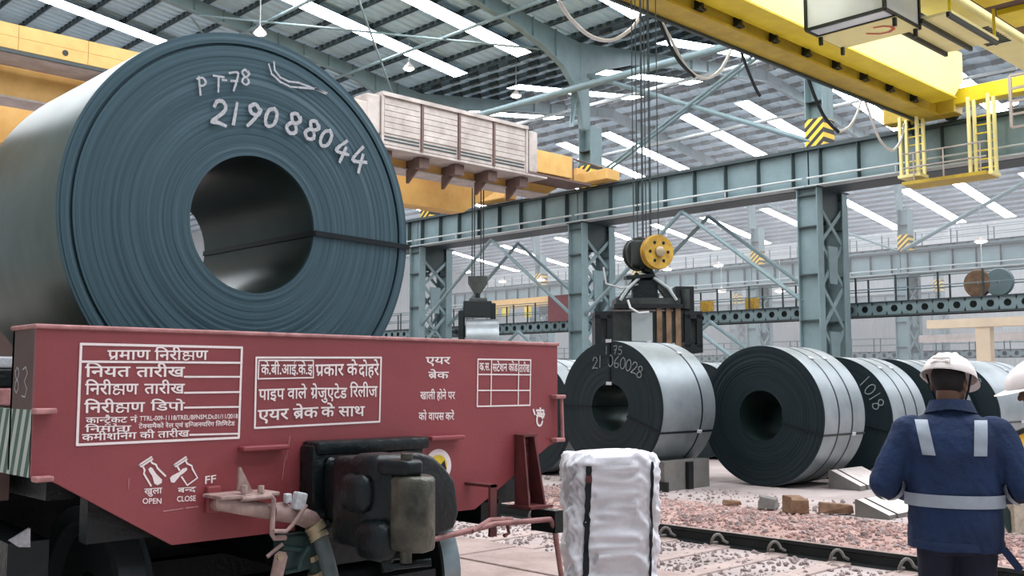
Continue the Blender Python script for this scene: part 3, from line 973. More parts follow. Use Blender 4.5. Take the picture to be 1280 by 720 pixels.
YF = 15.9
for pts, r, m, lb in (
        (((698, 0), (712, 22), (738, 45), (765, 50), (790, 35), (803, 14)), 0.05, 'cablew', 'white sagging cable loop left of the hoist ropes'),
        (((820, 15), (838, 48), (858, 84), (880, 98), (900, 88), (915, 60)), 0.045, 'cablew', 'white sagging cable loop right of the hoist ropes'),
        (((820, 15), (832, 45), (848, 75), (868, 96)), 0.05, 'strap', 'black cable falling right from the crane edge'),
        (((922, 48), (930, 75), (942, 105), (950, 120)), 0.05, 'strap', 'short black cable at the crane edge by the pale pipe'),
        (((1007, 85), (1015, 112), (1030, 145), (1048, 165)), 0.06, 'strap', 'black cable hanging below the middle of the yellow crane'),
        (((1048, 165), (1062, 158), (1072, 140), (1077, 120)), 0.05, 'cablew', 'white cable rising to the yellow crane'),
        (((1080, 122), (1088, 145), (1100, 175), (1115, 188), (1126, 175), (1130, 155)), 0.05, 'cablew', 'white cable loop beside the hanging ladder'),
        (((1135, 148), (1140, 165), (1150, 182), (1160, 196)), 0.05, 'strap', 'black cable hanging at the ladder frame')):
    cable([at(px, py, 1, YF) for px, py in pts], r, m, lb)

# left amber crane behind the big coil, with the white louvred cabinet
C2 = thing('overhead_crane', 'amber overhead crane with white louvred cabinet, behind the big coil', 'crane', (16, 34, 9.8))
m = MB(); m.box(-3, 32.0, 10.1, 33.0, 32.9, 12.0); g1 = m.build('near_girder', MT['orange'], C2)
m = MB(); m.prism([(33.0, 10.1), (34.6, 10.95), (34.6, 12.0), (33.0, 12.0)], 0.9, lambda u, v, w: Vector((u, 32.0 + w, v))); m.build('girder_end', MT['orange'], g1)
m = MB(); m.box(-3, 31.9, 10.04, 33.0, 33.0, 10.1); m.build('lower_flange', MT['offwhite'], g1)
m = MB(); m.box(-3, 36.2, 9.6, 31.6, 37.1, 11.8); g2 = m.build('far_girder', MT['orange'], C2)
m = MB(); m.prism([(31.6, 9.6), (33.8, 10.95), (33.8, 11.8), (31.6, 11.8)], 0.9, lambda u, v, w: Vector((u, 36.2 + w, v))); m.build('girder_end', MT['orange'], g2)
m = MB(); m.box(-3, 30.55, 11.0, 21.6, 31.9, 11.1); m.build('walkway_floor', MT['offwhite'], C2)
for i in range(12):
    x = -2.5 + i * 2.0
    m = MB(); m.box(x + 0.01, 30.5, 11.12, x + 1.99, 30.56, 11.48); m.box(x + 0.01, 30.5, 11.49, x + 1.99, 30.56, 11.86)
    m.build('side_panel', MT['orange'], C2)
m = MB(); m.lathe([(0, 0), (0, 0.09), (0.03, 0.09), (0.03, 0)], lambda a, y, z: Vector((at(82, 66, 1, 30.48).x + y, 30.49 + a * 0.3, at(82, 66, 1, 30.48).z + z)), 16); m.build('cable_port', MT['black'], C2)
m = MB(); m.box(-3, 30.5, 11.0, 21.6, 30.58, 11.1); m.build('edge_angle', MT['steel_dark'], C2)
for i in range(8):
    x = -1.5 + 3.4 * i if i < 6 else -1.5 + 3.4 * i
    m = MB(); m.prism([(31.95, 10.9), (30.7, 10.98), (30.7, 10.85), (31.95, 10.3)], 0.09, lambda u, v, w, x=x: Vector((x + w, u, v))); m.build('walkway_bracket', MT['brown'], C2)
# white cabinet: frame, four panels each of ribbed sheets, louvre slots below
xa, xb = 22.6, 30.3
m = MB(); m.box(xa - 0.4, 30.6, 10.42, 31.6, 32.0, 10.52); m.build('cabinet_platform', MT['offwhite'], C2)
for i in range(5):
    x = xa + 0.4 + 1.85 * i
    m = MB(); m.prism([(32.0, 10.4), (30.9, 10.4), (31.0, 10.2), (31.9, 9.5), (32.0, 9.5)], 0.09, lambda u, v, w, x=x: Vector((x + w, u, v))); m.build('platform_bracket', MT['brown'], C2)
    m = MB(); m.box(x - 0.15, 30.95, 9.98, x + 0.35, 31.35, 10.4); m.build('bracket_block', MT['brown'], C2)
cabn = MB(); cabn.box(xa, 30.62, 10.55, xb, 31.9, 12.45)
cabn = cabn.build('louvred_cabinet', MT['offwhite'], C2)
pw = (xb - xa) / 4
for i in range(4):
    x0 = xa + i * pw
    for j in range(6):
        m = MB(); m.box(x0 + 0.09, 30.575, 10.98 + j * 0.222, x0 + pw - 0.09, 30.62, 10.98 + j * 0.222 + 0.2); m.build('cabinet_sheet', MT['offwhite'], cabn)
    for j in range(2):
        m = MB(); m.box(x0 + 0.12, 30.6, 10.68 + j * 0.13, x0 + pw - 0.12, 30.622, 10.74 + j * 0.13); m.build('louvre_slot', MT['steel_dark'], cabn)
for i in range(5):
    m = MB(); m.box(xa + i * pw - 0.05, 30.54, 10.5, xa + i * pw + 0.05, 30.62, 12.4); m.build('cabinet_post', MT['brown'] if 0 < i < 4 else MT['offwhite'], cabn)
m = MB(); m.box(xa - 0.05, 30.5, 12.4, xb + 0.05, 32.0, 12.55); m.build('cabinet_top', MT['offwhite'], cabn)
m = MB(); m.bbox((xa - 0.35, 31.1, 11.65), (0.65, 0.9, 1.5), 0.06); m.bbox((xa - 0.95, 31.0, 11.75), (0.6, 0.7, 0.6), 0.05); m.build('junction_box', MT['offwhite'], C2)
m = MB(); m.box(xa - 1.3, 30.7, 11.05, xa, 31.8, 11.35); m.build('junction_base', MT['pinkedge'], C2)
m = MB(); m.bbox((xb + 0.45, 31.0, 11.5), (0.5, 0.8, 1.8), 0.04); m.build('end_cubicle', MT['offwhite'], C2)
m = MB(); m.bbox((28.1, 31.3, 12.68), (0.9, 0.5, 0.25), 0.06); m.build('roof_vent', MT['steel_dark'], C2)
m = MB(); m.bbox((32.2, 31.2, 11.2), (2.4, 0.9, 1.0), 0.03); m.build('amber_gearbox_cover', MT['orange'], C2)
m = MB(); m.box(30.4, 30.6, 10.5, 34.5, 32, 10.6); m.tube([(33.4, 30.7, 10.6), (33.4, 30.7, 11.6), (35.2, 30.7, 11.5)], 0.04, 6); m.build('end_platform', MT['brown'], C2)
for y in (31.3, 38.2):
    m = MB(); m.bbox((35.5, y, 11.1), (0.9, 2.4, 0.5), 0.04); m.build('end_truck', MT['orange'], C2)
m = MB(); m.bbox((35.4, 34.8, 11.4), (0.6, 5.6, 0.5), 0.04); m.build('end_tie', MT['orange'], C2)
m = MB(); m.bbox((29.7, 34.5, 12.4), (2.4, 3.0, 0.9), 0.05); m.build('hoist_trolley', MT['mustard'], C2)


# ================================================================= COILS
def make_coil(name, label, R, r, L, loc, rotz=0.0, seed=1, rings=26, seg=96, face='coilface2', body='coilbody2', bands=(), axial=(), grp=None, jit=0.004, deep=(), marks=None):
    """axis along local +X, visible end face at local x = 0"""
    rnd = random.Random(seed)
    root = thing(name, label, 'coil', (0, 0, 0), group=grp)
    P = lambda a, y, z: Vector((a, y, z))
    def sp(rr, j): return rr
    f = MB()
    prof = []
    rr = r
    edges = [r + (R - r) * (i / rings) ** 1.0 for i in range(rings + 1)]
    for i in range(rings):
        x = rnd.uniform(-jit, jit)
        if i in deep: x += 0.02
        if i == rings - 1: x = 0.004
        prof += [(x, edges[i]), (x, edges[i + 1] - 0.0012)]
    f.lathe([(0.02, r)] + prof + [(0.012, R)], P, seg)
    f.build('end_face', MT[face], root, True, 25)
    b = MB()
    b.lathe([(0.012, R), (0.03, R + 0.001), (L * 0.5, R + 0.001), (L - 0.01, R), (L, R - 0.01)], P, seg)
    b.lathe([(L, R - 0.01), (L + 0.004, (R + r) / 2), (L, r)], P, seg)
    b.build('outer_wrap', MT[body], root, True, 40)
    c = MB(); c.lathe([(L, r), (L * 0.5, r - 0.002), (0.02, r)], P, seg)
    pass
    c.build('coil_bore', MT['bore'], root, True, 40)
    for x in bands:
        m = MB(); m.lathe([(x - 0.016, R), (x - 0.016, R + 0.005), (x + 0.016, R + 0.005), (x + 0.016, R)], P, seg); o = m.build('band_strap', MT['strap'], root, True, 40)
        a = 0.62
        m = MB(); m.bar((x - 0.05, -math.sin(a) * (R + 0.01), math.cos(a) * (R + 0.01)), (x + 0.05, -math.sin(a) * (R + 0.01), math.cos(a) * (R + 0.01)), 0.05, 0.02, (0, -math.sin(a), math.cos(a))); m.build('strap_seal', MT['chalk'], o)
    for ang, mt, w in axial:                       # straps through the bore: angle measured from local -Y (right in view), up positive
        dy, dz = -math.cos(ang), math.sin(ang)
        t = Vector((0, dy, dz)); nrm = Vector((1, 0, 0))
        o = MB()
        o.bar(t * (r - .006) + Vector((-0.01, 0, 0)), t * (r - .006) + Vector((L, 0, 0)), w, 0.008, t)
        o.bar(t * r + Vector((-0.012, 0, 0)), t * (R + 0.008) + Vector((-0.012, 0, 0)), w, 0.008, (1, 0, 0))
        o.bar(t * (R + 0.008) + Vector((-0.012, 0, 0)), t * (R + 0.008) + Vector((L + 0.01, 0, 0)), w, 0.008, t)
        st = o.build('axial_strap', MT[mt], root)
        m = MB(); m.bar(t * (R + 0.014) + Vector((L * 0.68, 0, 0)), t * (R + 0.014) + Vector((L * 0.76, 0, 0)), w * 1.5, 0.02, t); m.build('strap_seal', MT['chalk'], st)
    root.rotation_euler = (0, 0, rotz)
    root.location = loc
    return root


GLY = {
    '0': [[(.3, 1), (.08, .8), (.02, .45), (.12, .1), (.32, 0), (.55, .2), (.6, .55), (.5, .88), (.3, 1)]],
    '1': [[(.32, 1), (.28, 0)]],
    '2': [[(.05, .72), (.15, .94), (.38, 1), (.55, .85), (.5, .6), (.2, .25), (.02, .03), (.3, .06), (.62, .02)]],
    '3': [[(.08, .92), (.35, 1), (.55, .8), (.28, .54), (.56, .3), (.4, .04), (.06, .08)]],
    '4': [[(.42, 1), (.02, .4), (.66, .46)], [(.48, .7), (.36, 0)]],
    '5': [[(.55, 1), (.12, .96), (.1, .6), (.45, .6), (.58, .3), (.38, .02), (.05, .08)]],
    '6': [[(.5, 1), (.15, .65), (.05, .25), (.25, 0), (.52, .12), (.5, .38), (.1, .35)]],
    '7': [[(.02, .92), (.55, 1), (.3, 0)], [(.15, .5), (.5, .56)]],
    '8': [[(.5, .88), (.3, 1), (.08, .82), (.22, .58), (.5, .42), (.58, .18), (.34, 0), (.08, .14), (.18, .42), (.42, .56), (.56, .76), (.5, .9)]],
    '9': [[(.55, .82), (.3, 1), (.08, .8), (.2, .58), (.5, .62), (.56, .86), (.4, .4), (.18, 0)]],
    'P': [[(.12, 1), (.2, 0)], [(.02, .9), (.35, 1), (.56, .78), (.4, .56), (.16, .5)]],
    'T': [[(.0, .92), (.66, 1)], [(.34, .96), (.38, 0)]],
    '-': [[(.1, .5), (.5, .55)]],
}


def chalk(root, items, w, name='chalk_character', extra=(), x=-0.014, breakup=True, mt='chalk', label=None):
    """items: (char, y, z, height, tilt) in the coil's face plane; u grows to the right as one faces the end"""
    outs = []

    def seg(b, q, wd):
        for i in range(len(q) - 1):
            dx = -0.00015 * i
            a, c = Vector(q[i]), Vector(q[i + 1])
            d = (c - a).normalized() * wd * .25
            k = rnd_c.uniform(.8, 1.15)
            b.ribbon([tuple(a - d), tuple(c + d)], wd * k, lambda u, v, dd: Vector((x + dx, u, v)))
    rnd_c = random.Random(len(items) * 7 + 3)
    for ch, y, z, h, tilt in items:
        b = MB()
        ca, sa = math.cos(tilt), math.sin(tilt)
        for st in GLY[ch]:
            pts = []
            for i in range(len(st) - 1):
                p0, p1, p2, p3 = st[max(i - 1, 0)], st[i], st[i + 1], st[min(i + 2, len(st) - 1)]
                for k in range(5):
                    t = k / 5
                    pts.append(tuple(0.5 * ((2 * p1[m]) + (p2[m] - p0[m]) * t + (2 * p0[m] - 5 * p1[m] + 4 * p2[m] - p3[m]) * t * t + (3 * p1[m] - p0[m] - 3 * p2[m] + p3[m]) * t ** 3) for m in (0, 1)))
            pts.append(st[-1])
            q = []
            for (u, v) in pts:
                u = (u - .3) * h * 0.95; v = (v - .5) * h
                q.append((y - (u * ca - v * sa), z + (u * sa + v * ca)))
            seg(b, q, w)
        outs.append(b)
    for st in extra:
        b = MB(); seg(b, st, w * .5); outs.append(b)
    for b in outs:
        me = bpy.data.meshes.new(name)
        me.from_pydata([tuple(v) for v in b.v], [], b.f)
        me.materials.append(MT[mt])
        o = bpy.data.objects.new(name, me); COL.objects.link(o); o.parent = root


# the big coil on the wagon
YC, XC, ZC, RC, RB, LC = 4.85, 2.745, 2.435, 1.035, 0.372, 1.3
big = make_coil('steel_coil', 'large steel coil with chalk number 219088044 lying on the red wagon', RC, RB, LC, (XC, YC, ZC), PI / 2, 3, 46, 192, 'coilface', 'coilbody',
                axial=((-0.03, 'strap', 0.03),), jit=0.0011, deep=(41, ))


def big_uv(px, py):
    p = at(px, py, 1, YC)
    return -(p.x - XC), p.z - ZC      # local y is world -x after the quarter turn


S = 1 / 258.0
it = []
for ch, px, py, hpx, tl in (('2', 272.4, 141.5, 33, -.1), ('1', 292.5, 142.6, 29, -.12), ('9', 314.5, 145, 34, -.25), ('0', 336.9, 147.4, 28, -.35), ('8', 364.5, 154.5, 32, -.42),
                            ('8', 387.6, 162.7, 31, -.5), ('0', 405.4, 173.3, 27, -.5), ('4', 425.4, 188.7, 34, -.28), ('4', 446.7, 199.3, 39, -.12)):
    y, z = big_uv(px, py); it.append((ch, y, z, hpx * S, tl))
chalk(big, it, 0.0185)
it = []
for ch, px, py, hpx, tl in (('P', 250.7, 108.4, 23, .05), ('T', 270.5, 105, 22, -.05), ('-', 279, 101, 12, 0), ('7', 290.8, 102.5, 25, 0), ('8', 304.5, 97.3, 21, 0)):
    y, z = big_uv(px, py); it.append((ch, y, z, hpx * S, tl))
chalk(big, it, 0.011, 'chalk_character')
cs = 4.235
st1 = [big_uv(220 + a / cs, 60 + b / cs) for a, b in ((512, 78), (516, 120), (545, 158), (590, 180), (640, 186), (700, 208), (790, 240))]
st2 = [big_uv(220 + a / cs, 60 + b / cs) for a, b in ((485, 90), (500, 140), (545, 182), (600, 208), (650, 212), (730, 218), (782, 244))]
chalk(big, [], 0.022, 'chalk_line', (st1, st2))

# coils standing in the yard
G2 = 'steel coils in the storage yard'
A = make_coil('steel_coil', 'yard steel coil with chalk number 21 060028, behind the white bale', 1.0, 0.36, 1.3, (11.7, 10.03, 1.19), 0.0, 11, 22, 128,
              axial=((-0.36, 'strap', 0.03), (PI / 2, 'strap', 0.035), (PI - 0.02, 'strap', 0.025)), bands=(0.95,), grp=G2, jit=0.002)
chalk(A, [(c, y, z, 0.17, t) for c, y, z, t in (('2', 0.28, 0.67, .02), ('1', 0.18, 0.69, 0), ('0', -0.03, 0.7, -.05), ('6', -0.15, 0.68, -.1), ('0', -0.27, 0.66, -.15), ('0', -0.38, 0.63, -.2), ('2', -0.49, 0.59, -.25), ('8', -0.59, 0.53, -.3))], 0.014, mt='chalkdim')
chalk(A, [('1', 0.05, 0.86, 0.12, 0), ('7', -0.12, 0.86, 0.12, -.1), ('5', -0.22, 0.85, 0.12, -.1)], 0.012, mt='chalkdim')
for zz in (0.36, 1.0):
    m = MB(); m.box(-0.03, -0.05, zz - 0.025, -0.015, 0.05, zz + 0.025); o = m.build('corner_clip', MT['chalk'], None); o.parent = A; o.location = (0, 0, 0)
    o.data.transform(Matrix.Translation(Vector((-0.022, 0, zz)) - sum((v.co for v in o.data.vertices), Vector()) / 8))
B = make_coil('steel_coil', 'yard steel coil with two bands round it, its whole dark end in view', 1.06, 0.38, 1.22, (13.45, 8.53, 1.061), 0.0, 12, 30, 128,
              axial=((-0.25, 'strap', 0.03),), bands=(0.42, 0.82), grp=G2, jit=0.004)
Cc = make_coil('steel_coil', 'yard steel coil chalked 1018, close behind the one with two bands', 0.985, 0.36, 1.2, (15.15, 8.25, 0.986), 0.0, 13, 14, 96, bands=(0.45, 0.85), axial=((-0.2, 'strap', 0.03),), grp=G2)
chalk(Cc, [(c, y, z, 0.2, t) for c, y, z, t in (('1', -0.55, 0.6, -.8), ('0', -0.64, 0.47, -.9), ('1', -0.71, 0.36, -1.0), ('8', -0.76, 0.24, -1.0))], 0.015, mt='chalkdim')
Dd = make_coil('steel_coil', 'pale yard steel coil behind the helmeted worker in navy', 0.98, 0.36, 1.25, (16.75, 8.15, 0.981), 0.0, 14, 12, 96, bands=(0.4, 0.8), axial=((-0.2, 'strap', 0.03),), grp=G2)
Ee = make_coil('steel_coil', 'yard steel coil chalked 033, between the two white helmets', 0.98, 0.36, 1.35, (18.2, 7.78, 0.981), 0.0, 15, 12, 96, bands=(), axial=((-0.12, 'strap', 0.03),), grp=G2)
chalk(Ee, [(c, y, z, 0.17, t) for c, y, z, t in (('0', -0.36, 0.75, -.3), ('3', -0.5, 0.67, -.5), ('3', -0.61, 0.57, -.6))], 0.015, mt='chalkdim')
more = [((17.2, 12.4), 'dark yard coil peeping between the two front yard coils'), ((12.35, 12.4), 'pale yard coil whose top shows just right of the wagon panel'),
        ((19.6, 12.6), 'yard coil in the third row, just left of the two banded coil'), ((20.2, 10.6), 'yard coil whose dark end tops the helmet of the worker in navy'),
        ((23.2, 9.3), 'dark yard coil above the white helmet at the right edge'), ((25.0, 15.6), 'yard coil far back behind the yellow hook grab'),
        ((21.4, 15.0), 'yard coil far back behind the dark peeping coil'), ((26.0, 12.4), 'yard coil at the back of the yard, right of the right lattice column'),
        ((19.8, 8.0), 'yard coil behind the one chalked 033')]
for i, ((x, y), lb) in enumerate(more):
    o = dup(Dd, (x, y, 0.981), lb)


# steel saddle below the first yard coil
sd = thing('coil_saddle', 'grey steel saddle under the coil behind the white bale', 'stand', (12.5, 9.9, 0))
m = MB()
for s in (-1, 1):
    m.prism([(s * 0.18, 0.0), (s * 0.95, 0.0), (s * 0.95, 0.42), (s * 0.72, 0.42), (s * 0.4, 0.215), (s * 0.18, 0.172)], 1.1, lambda u, v, w: Vector((11.8 + w, 10.05 + u, v)))
m.build('saddle_block', MT['chock'], sd)
m = MB(); m.box(11.75, 9.02, 0, 11.8, 11.08, 0.14); m.box(12.3, 9.04, 0, 12.42, 9.1, 0.4); m.build('saddle_plate', MT['black'], sd)


# ================================================================= HOOK BLOCK AND COIL GRABS
def ropes(root, xs, ys, z0, z1, r=0.012):
    for x, y in zip(xs, ys):
        b = MB(); b.tube([(x, y, z0), (x, y, z1)], r, 6); b.build('hoist_rope', MT['rope'], root, True)


def axes_of(px_a, px_b):
    pass


GX, GY = 15.2 + 0.5 * RGT.x, 12.75 + 0.5 * RGT.y
hb = thing('coil_grab', 'dark coil grab under a yellow sheaved hook block, above the yard coils', 'grab', (GX, GY, 2.2))
zt = at(800, 296, 1, GY).z
# view-parallel spread of the block: sheaves sit side by side along the crane girder (X) direction
ropes(hb, (GX - 0.28, GX - 0.2, GX - 0.1, GX - 0.02, GX + 0.08, GX + 0.16, GX + 0.3, GX + 0.36), (GY + .05, GY - .1, GY + .1, GY - .05, GY + .1, GY, GY + .08, GY - .06), zt - 0.3, 13.1)
bz = zt - 0.32
for i, (dy, mt) in enumerate(((0.2, 'grab'), (-0.24, 'amber'))):
    SM = lambda a, y, z, q=(GX, GY + dy): Vector((q[0] + y * .94 - a * .34, q[1] - a * .94 - y * .34, bz + z))
    m = MB(); m.lathe([(0.0, 0.0), (0.0, 0.33), (0.035, 0.34), (0.06, 0.29), (0.1, 0.29), (0.125, 0.34), (0.16, 0.33), (0.16, 0.0)], SM, 36)
    sh = m.build('sheave', MT[mt], hb, True, 30)
    m = MB(); m.lathe([(0.15, 0.1), (0.21, 0.1), (0.23, 0.06), (0.23, 0.0)], SM, 16); m.build('sheave_hub', MT['brass'], sh, True)
    for k in range(6):
        an = k * PI / 3
        m = MB(); m.lathe([(0.155, 0.0), (0.155, 0.035), (0.165, 0.035), (0.165, 0)], lambda a, y, z, an=an, SM=SM: SM(a, y + 0.2 * math.cos(an), z + 0.2 * math.sin(an)), 8); m.build('lightening_hole', MT['strap'], sh)
m = MB(); m.bbox((GX - 0.08, GY, bz + 0.0), (0.5, 0.2, 0.5), 0.04, Matrix.Rotation(-0.7, 3, 'Z')); m.build('hook_block_body', MT['grab'], hb)
m = MB(); m.tube([(GX - 0.05, GY, bz - 0.15), (GX - 0.05, GY, bz - 0.3)], 0.09, 12); m.tube([(GX - 0.05, GY, bz - 0.3), (GX + 0.06, GY - .06, bz - 0.34), (GX + 0.1, GY - .1, bz - 0.43), (GX + 0.02, GY - .02, bz - 0.52), (GX - 0.1, GY + .08, bz - 0.48), (GX - 0.15, GY + .12, bz - 0.38)], [0.09, 0.085, 0.08, 0.075, 0.06, 0.03], 10)
m.build('hook', MT['casting'], hb, True)
# grab frame, oriented along the coil axis (X)
VX = Vector((0.72, -0.69, 0)); VY = Vector((0.69, 0.72, 0))       # turned square to the hook
def g(u, w, z): return Vector((GX, GY, z)) + VX * u + VY * w
def gbox(m, u0, w0, z0, u1, w1, z1):
    m.add([g(u0, w0, z0), g(u1, w0, z0), g(u1, w1, z0), g(u0, w1, z0), g(u0, w0, z1), g(u1, w0, z1), g(u1, w1, z1), g(u0, w1, z1)],
          [(3, 2, 1, 0), (4, 5, 6, 7), (0, 1, 5, 4), (1, 2, 6, 5), (2, 3, 7, 6), (3, 0, 4, 7)])
zg = bz - 0.9                      # top of platform
m = MB(); gbox(m, -0.62, -0.4, zg - 0.12, 0.62, 0.4, zg); m.build('grab_platform', MT['grab'], hb)
m = MB(); gbox(m, -0.66, -0.44, zg - 0.2, 0.66, 0.44, zg - 0.12); m.build('platform_skirt', MT['black'], hb)
m = MB()
for u in (-0.5, 0.5):
    for w in (-0.3, 0.3):
        m.bar(g(u, w, zg), g(0.3 * u, w * 0.3, zg + 0.44), 0.06, 0.08)
m.build('suspension_bar', MT['grab'], hb)
m = MB(); gbox(m, -0.26, -0.14, zg + 0.02, 0.22, 0.14, zg + 0.36); m.bar(g(-0.42, -0.2, zg + 0.4), g(0.12, -0.1, zg + 0.46), 0.2, 0.07); m.build('suspension_head', MT['casting'], hb)
m = MB(); gbox(m, -0.95, -0.3, zg - 0.85, 0.95, 0.3, zg - 0.25); m.build('grab_beam', MT['grab'], hb)
m = MB(); gbox(m, -0.32, -0.36, zg - 0.9, 0.08, -0.3, zg - 0.28); m.build('grey_control_box', MT['steel_pale'], hb)
for u in (0.16, 0.34, 0.52):
    m = MB(); gbox(m, u, -0.4, zg - 1.2, u + 0.1, -0.3, zg - 0.2); m.build('guide_plate', MT['grabrust'], hb)
for u, nm in ((-0.86, 'left_tong'), (0.86, 'right_tong')):
    m = MB()
    gbox(m, u - 0.17, -0.42, zg - 0.95, u - 0.06, 0.3, zg - 0.32); gbox(m, u + 0.06, -0.42, zg - 0.95, u + 0.17, 0.3, zg - 0.32)
    gbox(m, u - 0.17, -0.42, zg - 0.4, u + 0.17, 0.3, zg - 0.26); gbox(m, u - 0.17, -0.42, zg - 1.05, u + 0.17, 0.3, zg - 0.9)
    m.build('tong_carriage', MT['black'], hb)
    m = MB(); gbox(m, u - 0.05, -0.25, zg - 0.92, u + 0.05, 0.2, zg - 0.38); m.build('sight_opening', MT['steel_pale'], hb)
m = MB(); gbox(m, 0.56, -0.18, zg - 0.25, 0.92, 0.18, zg + 0.24); m.build('drive_motor_guard', MT['black'], hb)
m = MB(); m.tube([g(0.74, -0.2, zg - 0.2), g(0.74, -0.2, zg + 0.18)], 0.09, 12); m.build('drive_motor', MT['grab'], hb, True)
m = MB(); m.tube([g(-0.85, -0.3, bz - 0.1 - 0.2), g(-0.8, -0.3, bz - 0.62), g(-0.5, -0.25, bz - 0.7), g(-0.1, -0.1, bz - 0.6)], 0.02, 6); m.build('control_cable', MT['cablew'], hb, True); m = MB(); m.tube([g(-0.4, -0.44, zg - 0.05), g(-0.36, -0.5, zg - 0.2), g(-0.2, -0.5, zg - 0.3), g(0.0, -0.46, zg - 0.28)], 0.025, 6); m.build('control_cable', MT['cablew'], hb, True)
for u in (-0.3, 0.3):
    m = MB(); m.tube([g(u * 1.8, -0.42, zg - 0.05), g(u * 1.3, -0.42, zg + 0.18), g(u * 0.5, -0.2, zg + 0.4)], 0.03, 8); m.build('chain_sling', MT['steel_pale'], hb, True)

# far grab lifting a coil below the amber crane
FX, FY = at(597, 400, 1, 34.5).x, 34.5
fg2 = thing('coil_grab', 'far dark coil grab holding a pale coil, right of the left lattice column', 'grab', (FX, FY, 4))
zb0 = at(597, 345, 1, FY).z
ropes(fg2, (FX - 0.35, FX - 0.12, FX + 0.1, FX + 0.35), (FY, FY + .1, FY - .1, FY), zb0 - 0.1, 12.2, 0.03)
m = MB(); m.prism([(-0.45, 0), (0.45, 0), (0.45, -0.35), (0.1, -0.85), (-0.15, -0.85), (-0.45, -0.35)], 0.4, lambda u, v, w: Vector((FX + u * .72 + w * .69 * .5, FY - u * .69 + w * .36, zb0 + v))); m.build('hook_block_body', MT['grab'], fg2)
m = MB(); m.tube([(FX, FY, zb0 - 0.8), (FX, FY, zb0 - 1.2)], 0.12, 8); m.build('hook', MT['casting'], fg2, True)
m = MB(); m.bbox((FX, FY, zb0 - 1.55), (1.3, 0.8, 0.75), 0.05, Matrix.Rotation(-0.75, 3, 'Z')); m.build('grab_beam', MT['casting'], fg2)
m = MB(); m.bbox((FX + 0.05, FY, zb0 - 1.15), (0.8, 0.6, 0.25), 0.05, Matrix.Rotation(-0.75, 3, 'Z')); m.build('grab_platform', MT['grab'], fg2)
m = MB(); m.bbox((FX - 0.62, FY + 0.4, zb0 - 2.5), (0.3, 0.3, 1.8), 0.06, Matrix.Rotation(-0.75, 3, 'Z')); m.build('tong_arm', MT['casting'], fg2)
m = MB(); m.bbox((FX + 0.55, FY - 0.45, zb0 - 1.7), (0.25, 0.4, 0.9), 0.05, Matrix.Rotation(-0.75, 3, 'Z')); m.build('tong_arm', MT['casting'], fg2)
make_coil('steel_coil', 'pale coil hanging in the far grab above the wagon edge', 0.85, 0.3, 1.5, (FX - 0.55, FY + 0.2, zb0 - 2.85), -0.72, 31, 8, 48, grp=None)


# ================================================================= WAGON
W = thing('freight_wagon', 'red freight wagon with white painted lettering on its end, carrying the big coil', 'wagon', (2.75, 6.0, 0.0))
YP = 4.0
PM = lambda u, v, w: Vector((u, YP + w, v))
XL, XR = 1.357, 4.209
out = [(XL, 1.8), (XL, 1.235), (1.43, 1.222), (1.921, 0.928), (3.58, 0.928), (4.14, 1.232), (XR, 1.25), (XR, 1.797)]
m = MB(); m.prism(out[::-1], 0.02, PM)
pn = m.build('end_panel', MT['red'], W)
m = MB(); m.box(XL, YP + 0.02, 1.488, XL + 0.02, YP + 0.26, 1.8); m.box(XR - 0.02, YP + 0.02, 1.25, XR, YP + 0.26, 1.8); m.box(XL, YP + 0.24, 1.25, XR, YP + 0.26, 1.8)
m.build('end_side', MT['brown'], W)
m = MB(); m.bbox((2.783, YP + 0.13, 1.803), (XR - XL + 0.02, 0.28, 0.018), 0.006); m.build('top_capping', MT['pinkedge'], W)
m = MB(); m.box(XL, YP + 0.01, 1.235, XL + 0.02, YP + 0.42, 1.488); m.build('striped_sill_plate', MT['bufferstripe'], W, label='green and white striped plate')
m = MB(); m.box(XL - 0.01, YP + 0.42, 1.2, XL + 0.03, YP + 0.52, 1.5); m.build('sill_post', MT['brown'], W)


def chalk_plain(mb, ch, u, v, h, w, M, tilt=0.0):
    for st in GLY[ch]:
        q = [(u + (a - .3) * h * .9, v + (b - .5) * h) for a, b in st]
        mb.ribbon(q, w, M)


m = MB(); cm = lambda u, v, d: Vector((XL - 0.003, YP + 0.13 - (u), v))
chalk_plain(m, '8', -0.06, 1.6, 0.1, 0.006, cm); chalk_plain(m, '3', 0.03, 1.59, 0.12, 0.006, cm)
m.build('side_chalk_number', MT['chalk'], W)
for px0, px1, py in ((38, 66, 514), (38, 62, 599), (297, 355, 561), (532, 574, 548), (688, 700, 496), (688, 699, 550)):
    a, b = at(px0, py, 1, YP), at(px1, py, 1, YP)
    m = MB(); m.bbox(((a.x + b.x) / 2, YP - 0.025, a.z), (b.x - a.x, 0.05, 0.022), 0.006); m.build('step_ledge', MT['pinkedge'] if px0 in (38, 688) else MT['red'], W)
# a pinkish handrail at the right edge
a, b = at(697, 496, 1, YP - .04), at(697, 550, 1, YP - .04)
m = MB(); m.tube([(XR + 0.0, YP - 0.03, a.z), (XR + 0.005, YP - 0.035, b.z)], 0.01, 8); m.build('edge_grab_rail', MT['pinkedge'], W, True)

# ---- painted lettering: millimetres proud of the panel
TM = lambda u, v, d: Vector((u, YP - 0.0025 - d, v))
LN = [0]


def dep():
    LN[0] += 1
    return 0.0003 * (LN[0] % 9)




def px2(px, py):
    p = at(px, py, 1, YP); return p.x, p.z


def frame(mb, pts, w):
    P = [px2(*p) for p in pts]
    for i in range(len(P)): mb.ribbon([P[i], P[(i + 1) % len(P)]], w, TM, dep())


def line(mb, a, b, w): mb.ribbon([px2(*a), px2(*b)], w, TM, dep())


